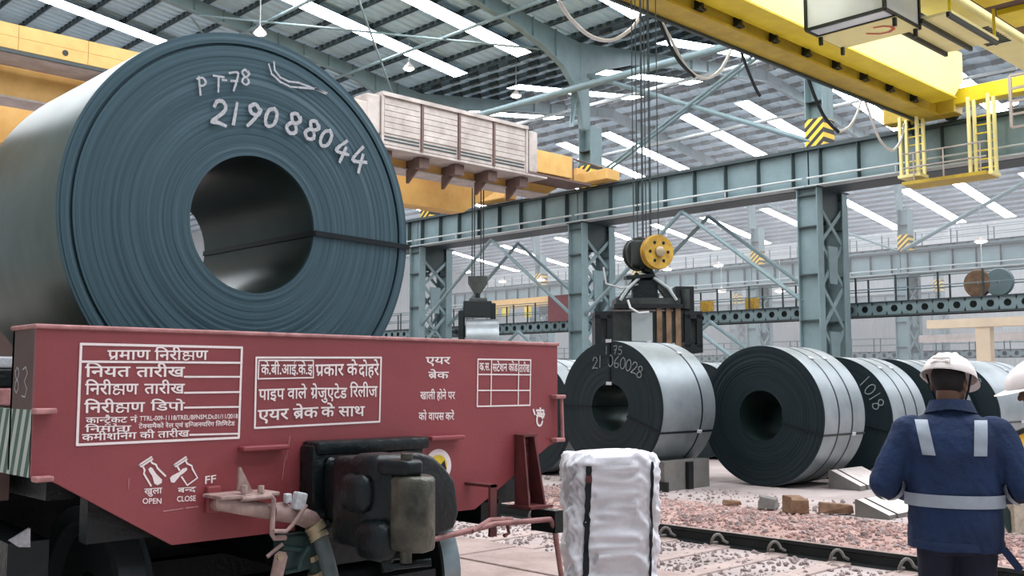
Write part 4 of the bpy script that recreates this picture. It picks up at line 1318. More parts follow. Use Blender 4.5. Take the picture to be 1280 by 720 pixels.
def wr(mb, text, x0, x1, yt, yb, htop=0.622, yr=None):
    """text between photograph columns x0..x1, head line yt and foot yb at x0; yr = head line at x1"""
    a = px2(x0, yb); b = px2(x0, yt); c = px2(x1, yt if yr is None else yr)
    write(mb, text, a[0], c[0], a[1], b[1], TM, htop, slant=(c[1] - b[1]) / (c[0] - b[0]))


t = MB()
frame(t, ((101, 430), (302, 434.5), (298, 547), (96, 556)), 0.010)
line(t, (101, 452), (302, 453.5), 0.009)
for y0, y1 in ((471, 471), (491, 490), (509.5, 508.5), (543.5, 542)):
    line(t, (230 if y0 < 540 else 237, y0), (299, y1), 0.008)
wr(t, 'प^माण', 134, 187, 438, 449.5); wr(t, 'िनरीQण', 193, 259, 438.5, 450)
wr(t, 'िनयत', 106, 162, 458.5, 471); wr(t, 'तारीख', 170, 230, 459, 471)
wr(t, 'िनरीQण', 106, 172, 480, 493); wr(t, 'तारीख', 180, 230, 480, 492)
wr(t, 'िनरीQण', 105, 180, 504, 516, yr=503); wr(t, 'िडपो', 188, 230, 503, 513)
wr(t, 'का~नटै_कट नं', 107, 171, 522, 529, yr=521)
wr(t, "िनमा'ता", 106, 163, 533, 540, yr=532)
wr(t, 'TTRL-009-1118/TREL/BFNSM.Dt.01/11/2018', 174, 297, 520, 526, 0.72, yr=517)
wr(t, 'टे~कसमैको रेल एवं इि~नजनयिरंग िलिमटेड', 173, 293, 530.5, 535.5, yr=527)
wr(t, 'कमीशिनंग की तारीख', 102, 236, 543, 551, yr=538)
t.build('painted_inspection_table', MT['paint'], W, label='white painted inspection table')

t = MB()
frame(t, ((320, 447), (476, 447), (474, 527), (318, 535)), 0.009)
frame(t, ((323, 450.5), (391, 450.5), (391, 472), (322, 473.5)), 0.006)
wr(t, 'के.बी.आई.के.इ', 326, 390, 456, 468); wr(t, 'प^कार के', 394, 446, 456, 470, yr=455); wr(t, 'दोहरे', 448, 473, 456, 470, yr=455)
wr(t, 'पाइप वाले', 323, 383, 487, 500, yr=485); wr(t, 'ग^ेजुएटेड', 388, 433, 485, 498); wr(t, 'िरलीज', 437, 471, 483, 496)
wr(t, 'एयर ब^ेक', 322, 397, 513, 526, yr=509); wr(t, 'के साथ', 401, 455, 509, 521, yr=508)
t.build('painted_brake_notice', MT['paint'], W, label='white painted air brake notice in a frame')

t = MB()
wr(t, 'एयर', 532, 562, 446.5, 455); wr(t, 'ब^ेक', 535, 560, 465, 473); wr(t, 'खाली होने पर', 525, 568, 490, 499); wr(t, 'को वापस करें', 523, 567, 516, 525)
t.build('painted_empty_notice', MT['paint'], W)
t = MB()
frame(t, ((597, 449), (663, 450), (662, 506.5), (596, 508)), 0.008)
for (a, b) in (((614, 449), (613, 508)), ((648, 450), (647, 507)), ((597, 468), (663, 468.5)), ((597, 488), (662, 488))): line(t, a, b, 0.007)
wr(t, 'क^.स.', 599, 612, 454, 463); wr(t, 'सटेशन कोड', 615.5, 646.5, 455, 464); wr(t, 'तारीख', 649, 661, 456, 465)
t.build('painted_date_grid', MT['paint'], W, label='white painted grid with three headings')
t = MB()
wr(t, 'खुला', 180, 202, 611, 618, yr=609.5); wr(t, 'ब~नद', 222, 244, 610, 616, yr=608.5)
wr(t, 'OPEN', 177.5, 202, 622.5, 629.5, 0.72, yr=622.5); wr(t, 'CLOSE', 220.5, 244.5, 620, 627, 0.72, yr=619)
wr(t, 'FF', 255, 270, 595, 605, 0.72, yr=593)
cr = 7.2
def cp(a, b): return px2(160 + a / cr, 560 + b / cr)
for st in (((100, 150), (210, 78), (218, 98), (112, 168), (98, 150)), ((135, 172), (148, 200), (140, 230), (205, 340)), ((198, 108), (215, 135), (250, 150), (262, 180), (335, 252)),
           ((415, 150), (522, 78), (530, 98), (425, 168), (413, 150)), ((445, 172), (460, 200)), ((512, 108), (530, 140), (570, 160), (578, 190), (622, 268), (530, 335), (480, 260))):
    t.ribbon([cp(*p) for p in st], 0.0075, TM, dep())
t.add([TM(*cp(a, b), 0) for a, b in ((180, 190), (200, 170), (218, 180), (250, 230), (305, 285), (300, 315), (262, 335), (235, 320), (215, 250), (190, 215))], [tuple(range(10))])
t.add([TM(*cp(a, b), 0) for a, b in ((375, 270), (392, 250), (460, 215), (490, 185), (525, 175), (532, 195), (500, 225), (470, 245), (415, 312), (385, 310))], [tuple(range(10))])
t.build('painted_cock_diagram', MT['paint'], W, label='white painted open and close valve diagram')
t = MB()
o_ = px2(674, 525)
t.ribbon([(o_[0] + 0.022 * math.cos(a), o_[1] + 0.032 * math.sin(a)) for a in [i * PI / 8 for i in range(17)]], 0.012, TM, 0.001)
for a, b in (((666, 512), (668, 518)), ((670, 513), (679, 513)), ((671, 516), (680, 518)), ((670, 519), (679, 521)), ((675, 510), (675, 520)), ((679, 514), (679, 521))): line(t, a, b, 0.012)
t.build('painted_small_mark', MT['paint'], W)
for a, b, w_ in (((204, 639), (228, 635.5), .005), ((232, 635), (247, 633), .006), ((161, 598), (160, 611), .004), ((356, 570), (352, 600), .003), ((362, 545), (357, 575), .003)):
    t = MB(); line(t, a, b, w_); t.build('paint_scuff', MT['pinkedge'], W)
# round badge partly behind the coupler
bx, bzc = px2(547, 583)
def disc(name, r, mt, y, n=28, poly=None):
    m = MB()
    pts = poly or [(r * math.cos(2 * PI * i / n), r * math.sin(2 * PI * i / n)) for i in range(n)]
    m.add([Vector((bx + a, YP - y, bzc + b)) for a, b in pts], [tuple(range(len(pts)))])
    return m.build(name, mt, W)
disc('white_badge_disc', 0.088, MT['paint'], 0.003); disc('yellow_badge_disc', 0.058, MT['yellowpaint'], 0.005)
disc('black_badge_mark', 0, MT['blackpaint'], 0.007, poly=[(0.0, -0.03), (0.055, -0.02), (0.04, 0.03), (0.012, 0.005)])

# ---- underframe, wheels
m = MB(); m.box(1.5, 4.24, 1.12, 4.06, 15.5, 1.3); m.build('wagon_deck', MT['black'], W)
m = MB(); m.box(1.38, 4.55, 1.1, 1.46, 15.5, 1.33); m.box(4.1, 4.55, 1.1, 4.18, 15.5, 1.33); m.build('side_sill', MT['brown'], W)
for s, xx in ((-1, 1.85), (1, 3.64)):
    m = MB(); m.prism([(xx - s * 0.0, 1.42), (xx + s * 0.35, 1.85), (xx + s * 0.5, 1.85), (xx + s * 0.5, 1.3), (xx, 1.3)], 1.1, lambda u, v, w: Vector((u, 4.95 + w, v))); m.build('coil_cradle', MT['brown'], W)
m = MB(); m.box(4.0, 4.27, 0.9, 4.19, 15.4, 1.3); m.build('side_girder', MT['black'], W)
m = MB(); m.box(2.5, 4.0, 0.75, 3.0, 15, 1.1); m.build('centre_sill', MT['black'], W)
m = MB(); m.box(1.62, 4.12, 0.95, 3.9, 4.2, 1.2); m.build('headstock', MT['black'], W)
YW = 4.72
for i, (yw, zz) in enumerate(((YW, 0), (YW + 2.0, 0))):
    m = MB(); m.tube([(1.35, yw, 0.53), (3.7, yw, 0.53)], 0.085, 16)
    ax = m.build('axle', MT['black'], W, True)
    for s, xx in ((1, 1.895), (-1, 3.605)):
        m = MB(); m.lathe([(-0.06 * s, 0.0), (-0.06 * s, 0.17), (-0.02 * s, 0.2), (0.0, 0.4), (-0.06 * s, 0.43), (-0.068 * s, 0.47), (-0.07 * s, 0.5), (0.05 * s, 0.505)], lambda a, y, z, xx=xx, yw=yw: Vector((xx + a, yw + y, 0.53 + z)), 56)
        m.lathe([(0.05 * s, 0.505), (0.065 * s, 0.53), (0.075 * s, 0.52), (0.075 * s, 0.2), (0.075 * s, 0)], lambda a, y, z, xx=xx, yw=yw: Vector((xx + a, yw + y, 0.53 + z)), 56)
        w_ = m.build('wheel', MT['wheel'], W, True, 30)
        m = MB(); m.lathe([(-0.07 * s, 0.5), (-0.071 * s, 0.503), (0.05 * s, 0.508)], lambda a, y, z, xx=xx, yw=yw: Vector((xx + a, yw + y, 0.53 + z)), 56); m.build('wheel_tread', MT['tread'], w_, True)
m = MB(); m.bbox((1.43, YW + 0.02, 0.62), (0.26, 0.36, 0.3), 0.06, seg=3); m.lathe([(0, 0), (0, 0.13), (0.1, 0.12), (0.13, 0.06), (0.13, 0)], lambda a, y, z: Vector((1.34 - a, YW + y, 0.56 + z)), 24); m.build('axle_box', MT['knuckle'], W, True, 30)
m = MB(); m.prism([(4.35, 0.78), (4.35, 0.95), (5.1, 0.98), (6.3, 0.98), (7.1, 0.95), (7.1, 0.78), (6.5, 0.78), (6.1, 0.45), (5.3, 0.45), (4.95, 0.78)], 0.16, lambda u, v, w: Vector((1.4 + w, u, v))); m.build('bogie_side_frame', MT['casting'], W)
m = MB(); m.prism([(4.35, 0.78), (4.35, 0.95), (5.1, 0.98), (6.3, 0.98), (7.1, 0.95), (7.1, 0.78), (6.5, 0.78), (6.1, 0.45), (5.3, 0.45), (4.95, 0.78)], 0.16, lambda u, v, w: Vector((3.94 + w, u, v))); m.build('bogie_side_frame', MT['casting'], W)
m = MB(); m.add([at(12, 676, 1, 4.3), at(38, 660, 1, 4.3), at(38, 684, 1, 4.3), at(24, 684, 1, 4.3)], [(0, 1, 2, 3)])
m.v = [v + Vector((0.0, 0, 0)) for v in m.v]; k = [v + Vector((0, 0.02, 0)) for v in m.v]; m.add(k, [(3, 2, 1, 0)]); m.build('torn_label', MT['chalk'], W)

m = MB(); m.box(1.58, 5.5, 0.22, 3.92, 6.1, 1.12); m.build('bolster_blocker', MT['black'], W)  # dark box added to block the bright view under the wagon
for yy in (4.16, 5.36):
    m = MB(); m.box(2.05, yy, 0.38, 3.45, yy + .09, 0.62); m.build('brake_beam', MT['black'], W)
m = MB(); m.box(1.3, 5.9, 0.35, 4.2, 7.2, 0.8); m.build('underside_blocker', MT['black'], W)  # wider dark box, also added to close off the view beneath
# ---- coupler
XCp = 2.75
m = MB()
m.bbox((2.6, 3.95, 1.1), (0.17, 0.12, 0.42), 0.02)
m.bbox((2.85, 3.94, 1.295), (0.64, 0.14, 0.06), 0.015)
m.bbox((3.08, 3.95, 1.1), (0.14, 0.12, 0.4), 0.02)
m.bbox((2.85, 3.96, 0.9), (0.6, 0.1, 0.06), 0.015)
stk = m.build('striker_casting', MT['casting'], W, True, 40)
m = MB(); m.box(2.68, 3.975, 0.93, 3.05, 3.995, 1.27); m.build('coupler_pocket', MT['black'], W)
for z in (0.96, 1.05, 1.14, 1.23):
    m = MB(); m.lathe([(0, 0.028), (0.02, 0.026), (0.032, 0.014), (0.033, 0.0)], lambda a, y, z_, z=z: Vector((2.6 + y, 3.89 - a, z + z_)), 12); m.build('rivet', MT['casting'], stk, True)
SHX = Vector((-0.235, 0, 0.035))
m = MB(); m.bbox((2.93, 3.8, 1.07), (0.22, 0.5, 0.2), 0.03); m.shift(SHX).build('coupler_shank', MT['casting'], W, True, 40)
# head: plan outline extruded upward then bevelled
def bev_prism(poly, z0, z1, bev, seg=3):
    bm = bmesh.new()
    lo = [bm.verts.new((x, y, z0)) for x, y in poly]; hi = [bm.verts.new((x, y, z1)) for x, y in poly]
    bm.faces.new(lo[::-1]); bm.faces.new(hi)
    n = len(poly)
    for i in range(n): bm.faces.new((lo[i], lo[(i + 1) % n], hi[(i + 1) % n], hi[i]))
    bmesh.ops.recalc_face_normals(bm, faces=bm.faces)
    bmesh.ops.bevel(bm, geom=list(bm.edges), offset=bev, segments=seg, affect='EDGES', profile=0.5, clamp_overlap=True)
    return bm
m = MB()
m.frombm(bev_prism([(2.7, 3.64), (2.69, 3.44), (2.74, 3.3), (2.86, 3.36), (2.98, 3.46), (3.06, 3.62), (2.98, 3.72), (2.72, 3.72)], 0.87, 1.24, 0.03))
m.frombm(bev_prism([(2.76, 3.72), (2.8, 3.6), (3.02, 3.6), (3.0, 3.85), (2.8, 3.88)], 0.95, 1.2, 0.03))
m.bbox((2.71, 3.5, 1.1), (0.14, 0.2, 0.16), 0.05)
m.bbox((2.8, 3.46, 1.2), (0.22, 0.2, 0.12), 0.04)
m.bbox((2.76, 3.38, 0.92), (0.24, 0.2, 0.16), 0.05)
hd = m.shift(SHX).build('coupler_head', MT['casting'], W, True, 50)
gp = [at(*p, 1, 3.6) for p in ((496, 566), (520, 565), (536, 570), (550, 583), (563, 600), (568, 640), (562, 660), (530, 672), (500, 670))]
gb = bev_prism([(p.x, p.z) for p in gp], 0, 0.12, 0.02)
for v in gb.verts: v.co = Vector((v.co.x, 3.56 + v.co.z, v.co.y))
m = MB(); m.frombm(gb); m.build('guard_arm', MT['black'], W, True, 50)  # near-black colour stands in for the shadow on the guard arm
m = MB(); m.frombm(bev_prism([(2.695, 3.28), (2.71, 3.17), (2.77, 3.12), (2.86, 3.15), (2.91, 3.22), (2.9, 3.32), (2.8, 3.36)], 0.89, 1.185, 0.025)); m.shift(SHX).build('knuckle', MT['knuckle'], W, True, 50)
m = MB(); m.frombm(bev_prism([(2.68, 3.34), (2.72, 3.2), (2.8, 3.18), (2.86, 3.24), (2.84, 3.38), (2.74, 3.42)], 1.185, 1.245, 0.015)); m.shift(SHX).build('knuckle_lug', MT['casting'], W, True, 50)
m = MB(); m.tube([(2.78, 3.26, 0.84), (2.78, 3.26, 1.27)], 0.028, 12); m.shift(SHX).build('knuckle_pin', MT['knuckle'], W, True)
m = MB(); m.tube([(2.74, 3.35, 0.87), (2.74, 3.33, 0.8)], 0.03, 8); m.tube([(2.72, 3.33, 0.82), (2.9, 3.22, 0.835)], 0.016, 8); m.shift(SHX).build('lock_lifter', MT['casting'], W, True)

# ---- uncoupling lever and its brackets
PK = 'red_dark'
L1 = [at(533, 676, 1, 3.55), at(600, 660, 1, 3.7), at(617, 655, 1, 3.72), at(688, 649, 1, 3.74), at(693, 660, 1, 3.74), at(702, 722, 1, 3.72), at(708, 760, 1, 3.72)]
L1 = L1[:4] + [L1[3] + (L1[4] - L1[3]) * 0.4] + L1[4:]
m = MB(); m.tube(L1, 0.014, 10); m.build('uncoupling_lever', MT['rod'], W, True, 60)
m = MB(); a = at(590, 664, 1, 3.66); b = at(612, 650, 1, 3.74); c = at(640, 649, 1, 3.78); m.tube([a, b, c], 0.012, 8); m.build('lever_link', MT['rod'], W, True)
a = at(617, 606, 1, 3.8); b = at(617, 671, 1, 3.8)
m = MB(); m.box(a.x - .022, 3.8, b.z, a.x + .022, 3.815, a.z); m.box(a.x - .02, 3.8, a.z - .014, a.x + .03, YP, a.z); m.tube([Vector((a.x + .02, 3.79, b.z + .09)), Vector((a.x + .05, 3.76, b.z + .08)), Vector((a.x + .05, 3.74, b.z + .02)), Vector((a.x + .015, 3.74, b.z + .01))], .01, 6); m.build('lever_hanger', MT['red_dark'], W)
# tall bolted bracket: two tapering cheeks, a back and a foot plate
tx = at(655, 545, 1, YP - 0.03)
ba = at(641, 628, 1, YP - 0.1); bb = at(684, 634, 1, YP - 0.1)
cxm = (ba.x + bb.x) / 2 + 0.045
zt_, zb_ = at(655, 545, 1, YP).z, at(660, 632, 1, YP - .1).z
m = MB()
for s, mm in ((-1, 0), (1, 0)):
    x0, x1 = cxm - .02 + s * 0.04 - .006, cxm - .02 + s * 0.06 - .006
    m.add([(x0, YP - 0.02, zt_), (x0, YP - 0.07, zt_), (x1, YP - 0.13, zb_), (x1, YP - 0.02, zb_), (x0 + .012, YP - 0.02, zt_), (x0 + .012, YP - 0.07, zt_), (x1 + .012, YP - 0.13, zb_), (x1 + .012, YP - 0.02, zb_)],
          [(0, 1, 2, 3), (7, 6, 5, 4), (0, 4, 5, 1), (1, 5, 6, 2), (2, 6, 7, 3), (3, 7, 4, 0)])
m.box(cxm - 0.066, YP - 0.02, zb_, cxm + 0.03, YP - 0.001, zt_ + 0.01)
m.box(cxm - 0.1, YP - 0.16, zb_ - 0.015, cxm + 0.07, YP, zb_)
m.box(cxm - 0.07, YP - 0.075, zt_, cxm + 0.035, YP, zt_ + 0.012)
br = m.build('lever_bracket', MT['red_dark'], W)
for dx in (-0.04, 0.0):
    for dz in (-0.03, -0.1):
        m = MB(); m.lathe([(0, 0.013), (0.012, 0.012), (0.014, 0)], lambda a, y, z, dx=dx, dz=dz: Vector((cxm + dx + y, YP - 0.02 - a, zt_ + dz + z)), 8); m.build('bolt_head', MT['red_dark'], br)
m = MB(); m.box(cxm - 0.04, YP - 0.28, zb_ - 0.13, cxm + 0.02, YP - 0.1, zb_ - 0.015); m.build('lever_clevis', MT['black'], W)

# ---- air brake pipe, cock and hoses
YA = 3.86
def ap(px, py, y=YA): return at(px, py, 1, y)
m = MB(); m.tube([ap(270, 630, 3.97), ap(276, 629), ap(300, 633), ap(336, 639)], [0.028, 0.032, 0.034, 0.034], 14); pipe_ = m.build('brake_pipe', MT['pipe'], W, True)
a = ap(266, 624, 3.985)
m = MB(); m.bbox((a.x, 3.985, a.z), (0.06, 0.03, 0.11), 0.006); m.build('pipe_flange', MT['red'], W)
m = MB(); m.tube([ap(340, 640), ap(352, 640), ap(366, 644), ap(378, 646), ap(388, 650), ap(395, 658)], [0.038, 0.042, 0.036, 0.04, 0.042, 0.036], 14); m.build('angle_cock', MT['pipe'], W, True)
m = MB(); m.tube([ap(392, 656, 3.84), ap(397, 664, 3.83)], 0.046, 14); m.tube([ap(397, 667, 3.83), ap(400, 673, 3.82)], 0.044, 14); m.build('hose_clamp', MT['brass'], W, True)
m = MB(); m.tube([ap(395, 660, 3.84), ap(402, 678, 3.82), ap(409, 700, 3.8), ap(414, 722, 3.79), ap(418, 750, 3.78)], 0.034, 14); m.build('brake_hose', MT['hose'], W, True)
m = MB(); m.tube([ap(384, 668, 3.9), ap(388, 690, 3.9), ap(396, 712, 3.9), ap(402, 745, 3.9)], 0.033, 12); m.build('second_brake_hose', MT['green'], W, True)
m = MB(); m.tube([ap(389, 693, 3.9), ap(391, 699, 3.9)], 0.04, 12); m.tube([ap(395, 713, 3.9), ap(397, 718, 3.9)], 0.04, 12); m.build('second_hose_clamp', MT['brass'], W, True)
m = MB(); m.bbox(ap(366, 690, 3.92), (0.15, 0.1, 0.16), 0.02); m.tube([ap(352, 684, 3.86), ap(380, 688, 3.86)], 0.012, 8); m.tube([ap(386, 684, 3.84), ap(376, 700, 3.84), ap(374, 712, 3.84)], 0.01, 8); m.tube([ap(356, 716, 3.86), ap(376, 712, 3.86)], 0.008, 8); m.build('cock_body', MT['green'], W, True, 40)
# shelf plate with bolts and the triangular fin
a, b = ap(279, 616), ap(336, 622)
m = MB(); m.bbox(((a.x + b.x) / 2, 3.9, (a.z + b.z) / 2), (b.x - a.x + 0.06, 0.16, 0.016), 0.004); sp = m.build('shelf_plate', MT['pipe'], W)
q = [ap(296, 614), ap(298, 584), ap(300, 584), ap(315, 615)]
m = MB(); m.prism([(p.x, p.z) for p in q], 0.014, lambda u, v, w: Vector((u, YA - 0.01 + w, v))); m.build('bracket_fin', MT['pipe'], W)
for px in (305, 326):
    p = ap(px, 616, 3.83); m = MB(); m.tube([p, p + Vector((0, 0, 0.03))], 0.014, 6); m.build('shelf_bolt', MT['pipe'], sp)
m = MB(); m.tube([ap(302, 624, 3.82), ap(322, 622, 3.82), ap(339, 620, 3.82), ap(342, 624, 3.82), ap(340, 668, 3.82), ap(343, 673, 3.82), ap(357, 672, 3.82)], 0.011, 8); m.build('bent_guard_rod', MT['pipe'], W, True)
m = MB(); m.tube([ap(342, 664, 3.8), ap(358, 664, 3.8), ap(366, 656, 3.8), ap(383, 631, 3.8)], 0.009, 8); m.build('cock_handle', MT['pipe'], W, True)
m = MB(); m.tube([ap(334, 696, 3.83), ap(353, 680, 3.83)], 0.009, 8); m.build('release_rod', MT['pipe'], W, True)
p = ap(372, 626, 3.83)
m = MB(); m.bbox((p.x, 3.82, p.z), (0.05, 0.05, 0.075), 0.008, Matrix.Rotation(0.25, 3, 'Y')); m.bbox((p.x - 0.05, 3.83, p.z + 0.015), (0.03, 0.03, 0.04), 0.006); m.build('cock_cap', MT['chalk'], W)
q = [ap(338, 722, 3.8), ap(344, 694, 3.8), ap(349, 689, 3.8), ap(356, 690, 3.8), ap(358, 696, 3.8), ap(352, 722, 3.8)]
m = MB(); m.prism([(v.x, v.z) for v in q], 0.014, lambda u, v, w: Vector((u, 3.79 + w, v))); lv = m.build('flat_lever', MT['pipe'], W)
p = ap(349, 696, 3.78); m = MB(); m.tube([p, p + Vector((0, -0.012, 0))], 0.014, 8); m.build('lever_pin', MT['brass'], lv)
# white cradle bracket beyond the left edge of the panel
for (a_, b_, mt) in (((-6, 446), (20, 460), 'chalk'), ((-6, 461), (20, 484), 'black'), ((-6, 485), (19, 508), 'pinkedge')):
    p0, p1 = at(a_[0], b_[1], 1, 4.9), at(b_[0], a_[1], 1, 4.9)
    m = MB(); m.bbox(((p0.x + p1.x) / 2, 4.92, (p0.z + p1.z) / 2), (p1.x - p0.x, 0.06, p1.z - p0.z), 0.008); m.build('side_bracket', MT[mt], W)

# ================================================================= RAILS, GROUND STONES, DEBRIS
T = thing('railway_track', 'rusty dark running rail with spring clips crossing behind the white bale', 'rail', (8.4, 10, 0))
XRAIL = 8.4
def rail_profile(): return [(-0.07, 0), (0.07, 0), (0.07, 0.012), (0.012, 0.03), (0.01, 0.1), (0.034, 0.112), (0.034, 0.142), (-0.034, 0.142), (-0.034, 0.112), (-0.01, 0.1), (-0.012, 0.03), (-0.07, 0.012)]
m = MB(); m.prism(rail_profile(), 36.0, lambda u, v, w: Vector((XRAIL + u, -4 + w, v - 0.005))); rl = m.build('rail', MT['rail'], T)
m = MB(); m.box(XRAIL - 0.03, -4, 0.1365, XRAIL + 0.03, 32, 0.1395); m.build('running_face', MT['railtop'], rl)
for i in range(16):
    y = 0.8 + i * 0.62
    if i > 12: break
    m = MB(); m.bbox((XRAIL - 0.55, y, -0.035), (1.9, 0.2, 0.1), 0.01); sl = m.build('sleeper', MT['sleeper'], T)
    m = MB()
    c = [Vector((XRAIL - 0.055, y + .05, 0.035)), Vector((XRAIL - .1, y + .05, 0.04))]
    for k in range(11):
        a = -PI / 2 + k * 0.5
        c.append(Vector((XRAIL - .145 - .045 * math.cos(a) * .8, y + .05 - .011 * k, .085 + .045 * math.sin(a))))
    c.append(Vector((XRAIL - .06, y - .075, .045)))
    m.tube(c, 0.014, 8); m.build('rail_clip', MT['chock'], T, True)
R2 = thing('wagon_track', 'running rails under the red wagon', 'rail', (2.75, 8, 0))
for xx in (1.91, 3.59):
    m = MB(); m.prism(rail_profile(), 30.0, lambda u, v, w, xx=xx: Vector((xx + u, -3 + w, (v) * 0.2 - 0.003))); m.build('rail', MT['rail'], R2)

# concrete apron in the foreground: individual slabs with open joints
rnd = random.Random(5)
ap_ = thing('apron', None, None, (5.6, 6, 0), kind='structure')
ap_.name = 'floor_apron'
xs = [4.35, 5.15, 5.95, 6.75]
for i in range(3):
    y = -2.0 + 0.3 * i
    while y < 14:
        L = rnd.uniform(1.3, 1.9)
        m = MB(); m.bbox(((xs[i] + xs[i + 1]) / 2, y + L / 2, 0.01 + rnd.uniform(-0.008, 0.01)), (xs[i + 1] - xs[i] - 0.025, L - 0.03, 0.08), 0.012, Matrix.Rotation(rnd.uniform(-.006, .006), 3, 'Y'))
        m.build('paving_slab', MT['slab'], ap_)
        y += L

# low bank of rubble between the rail and the yard
bk = MB()
nx, ny = 40, 120
for i in range(nx + 1):
    for j in range(ny + 1):
        x = 8.55 + 2.6 * i / nx; y = 0.0 + 17.0 * j / ny
        t_ = i / nx
        h = 0.075 * math.sin(PI * min(1, t_ * 1.15)) * (0.6 + 0.6 * noise.noise(Vector((x * 0.8, y * 0.5, 3)))) + 0.022 * noise.noise(Vector((x * 6, y * 6, 1))) + 0.012 * noise.noise(Vector((x * 15, y * 15, 1)))
        e = min(1, t_ / 0.06, (1 - t_) / 0.25)
        bk.v.append(Vector((x, y, 0.004 + max(0, h) * e)))
for i in range(nx):
    for j in range(ny):
        a = i * (ny + 1) + j
        bk.face([a, a + ny + 1, a + ny + 2, a + 1])
bank = bk.build('rubble_bank', MT['earth'], None, True, label='low bank of reddish rubble and earth beyond the rail', cat='rubble', kind='stuff')


def stones(name, n, xr, yr, size, mt, label, seed, zf=0.0):
    rnd = random.Random(seed)
    b = MB()
    base = bmesh.new(); bmesh.ops.create_icosphere(base, subdivisions=1, radius=1.0)
    bv = [v.co.copy() for v in base.verts]; bf = [[v.index for v in f.verts] for f in base.faces]; base.free()
    for i in range(n):
        x = rnd.uniform(*xr); y = yr[0] + (yr[1] - yr[0]) * rnd.random() ** 1.3
        s = size * (0.5 + rnd.random() ** 2 * 1.3)
        R = Matrix.Rotation(rnd.uniform(0, 6.28), 3, Vector((rnd.random() - .5, rnd.random() - .5, rnd.random() - .5)))
        sc = Vector((rnd.uniform(.7, 1.3), rnd.uniform(.7, 1.3), rnd.uniform(.5, .9)))
        z = 0.0
        if x > 8.55:
            t_ = (x - 8.55) / 2.6
            e = min(1, t_ / 0.06, (1 - t_) / 0.25)
            z = max(0, 0.075 * math.sin(PI * min(1, t_ * 1.15)) * (0.6 + 0.6 * noise.noise(Vector((x * 0.8, y * 0.5, 3))))) * max(0, e)
        k = len(b.v)
        for v in bv:
            w = Vector((v.x * sc.x, v.y * sc.y, v.z * sc.z)) * s * rnd.uniform(.8, 1.1)
            b.v.append(R @ w + Vector((x, y, z + s * 0.25)))
        for f in bf: b.face([k + q for q in f])
    return b.build(name, MT[mt], None, label=label, cat='gravel', kind='stuff')


stones('red_gravel', 9000, (8.6, 10.9), (1.0, 15), 0.018, 'stone_red', 'loose reddish gravel on the bank beyond the rail', 1)
stones('grey_gravel', 4200, (8.55, 11.1), (1.0, 15), 0.022, 'stone', 'loose grey gravel mixed on the bank beyond the rail', 2)
stones('track_gravel', 5200, (6.8, 8.26), (1.0, 15), 0.017, 'stone', 'grey gravel on the near side of the rail', 3)
stones('yard_grit', 900, (10.8, 12.6), (3.5, 12), 0.02, 'stone', 'scattered grit at the edge of the yard floor', 4)


def wedge(loc, label, groove=True, L=0.95, w=0.5, h0=0.27, h1=0.07):
    r = thing('coil_chock', label, 'chock', loc, group='concrete chocks')
    x, y, z = loc
    gaps = [(0, 0.16), (0.22, L)] if groove else [(0, L)]
    for a, b in gaps:
        m = MB(); m.prism([(0, 0), (-w, 0), (-w, h1), (-w * 0.08, h0), (0, h0)], b - a, lambda u, v, q, a=a: Vector((x + a + q, y + u, z + v))); o = m.build('chock_block', MT['chock'], r)
        m = MB(); m.add([(x + a, y - w, z + h1 + .003), (x + b, y - w, z + h1 + .003), (x + b, y - w * .08, z + h0 + .003), (x + a, y - w * .08, z + h0 + .003)], [(0, 1, 2, 3)]); m.build('chock_top', MT['chocktop'], o)
    if groove:
        m = MB(); m.box(x + 0.16, y - w * 0.9, z, x + 0.22, y - 0.02, z + 0.06); m.build('groove_strip', MT['black'], r)
    return r


p = at(1040, 611, 2, 0); wedge((p.x, p.y + 0.05, 0), 'concrete wedge chock in front of the two banded coil')
p = at(1071, 646, 2, 0); wedge((p.x, p.y + 0.02, 0), 'concrete wedge chock nearer the rail, left of the worker in navy', True, 0.9, 0.42, 0.2, 0.05)
p = at(1236, 648, 2, 0); wedge((p.x, p.y + 0.1, 0), 'concrete wedge chock right of the worker in navy', True, 0.9, 0.5, 0.36, 0.1)


def block(poly, h, px, py, mt, label, yaw, name='timber_offcut', cat='offcut'):
    p = at(px, py, 2, 0.03)
    bm = bev_prism([(a * math.cos(yaw) - b * math.sin(yaw), a * math.sin(yaw) + b * math.cos(yaw)) for a, b in poly], 0, h, 0.008, 1)
    for v in bm.verts:
        if v.co.z > h * 0.5: v.co.x *= 0.75; v.co.z += 0.25 * h * (v.co.y > 0)
        v.co += Vector((p.x, p.y, 0.02))
    m = MB(); m.frombm(bm)
    return m.build(name, MT[mt], None, label=label, cat=cat)


block([(-.16, -.1), (.16, -.12), (.14, .12), (-.15, .1)], 0.12, 960, 634, 'chock', 'grey wedge shaped block lying left of the pale brown offcut', 0.4)
block([(-.1, -.12), (.1, -.1), (.12, .14), (-.1, .12)], 0.16, 996, 640, 'wood', 'pale brown upright timber offcut on the rubble', 0.9)
block([(-.22, -.06), (.2, -.08), (.22, .07), (-.18, .08)], 0.1, 1044, 640, 'wood', 'long brown stone like offcut beside the nearer wedge chock', -0.7)
block([(-.13, -.05), (.12, -.06), (.14, .05), (-.1, .06)], 0.05, 914, 630, 'wood', 'flat dark offcut half buried left of the grey wedge block', -0.5)

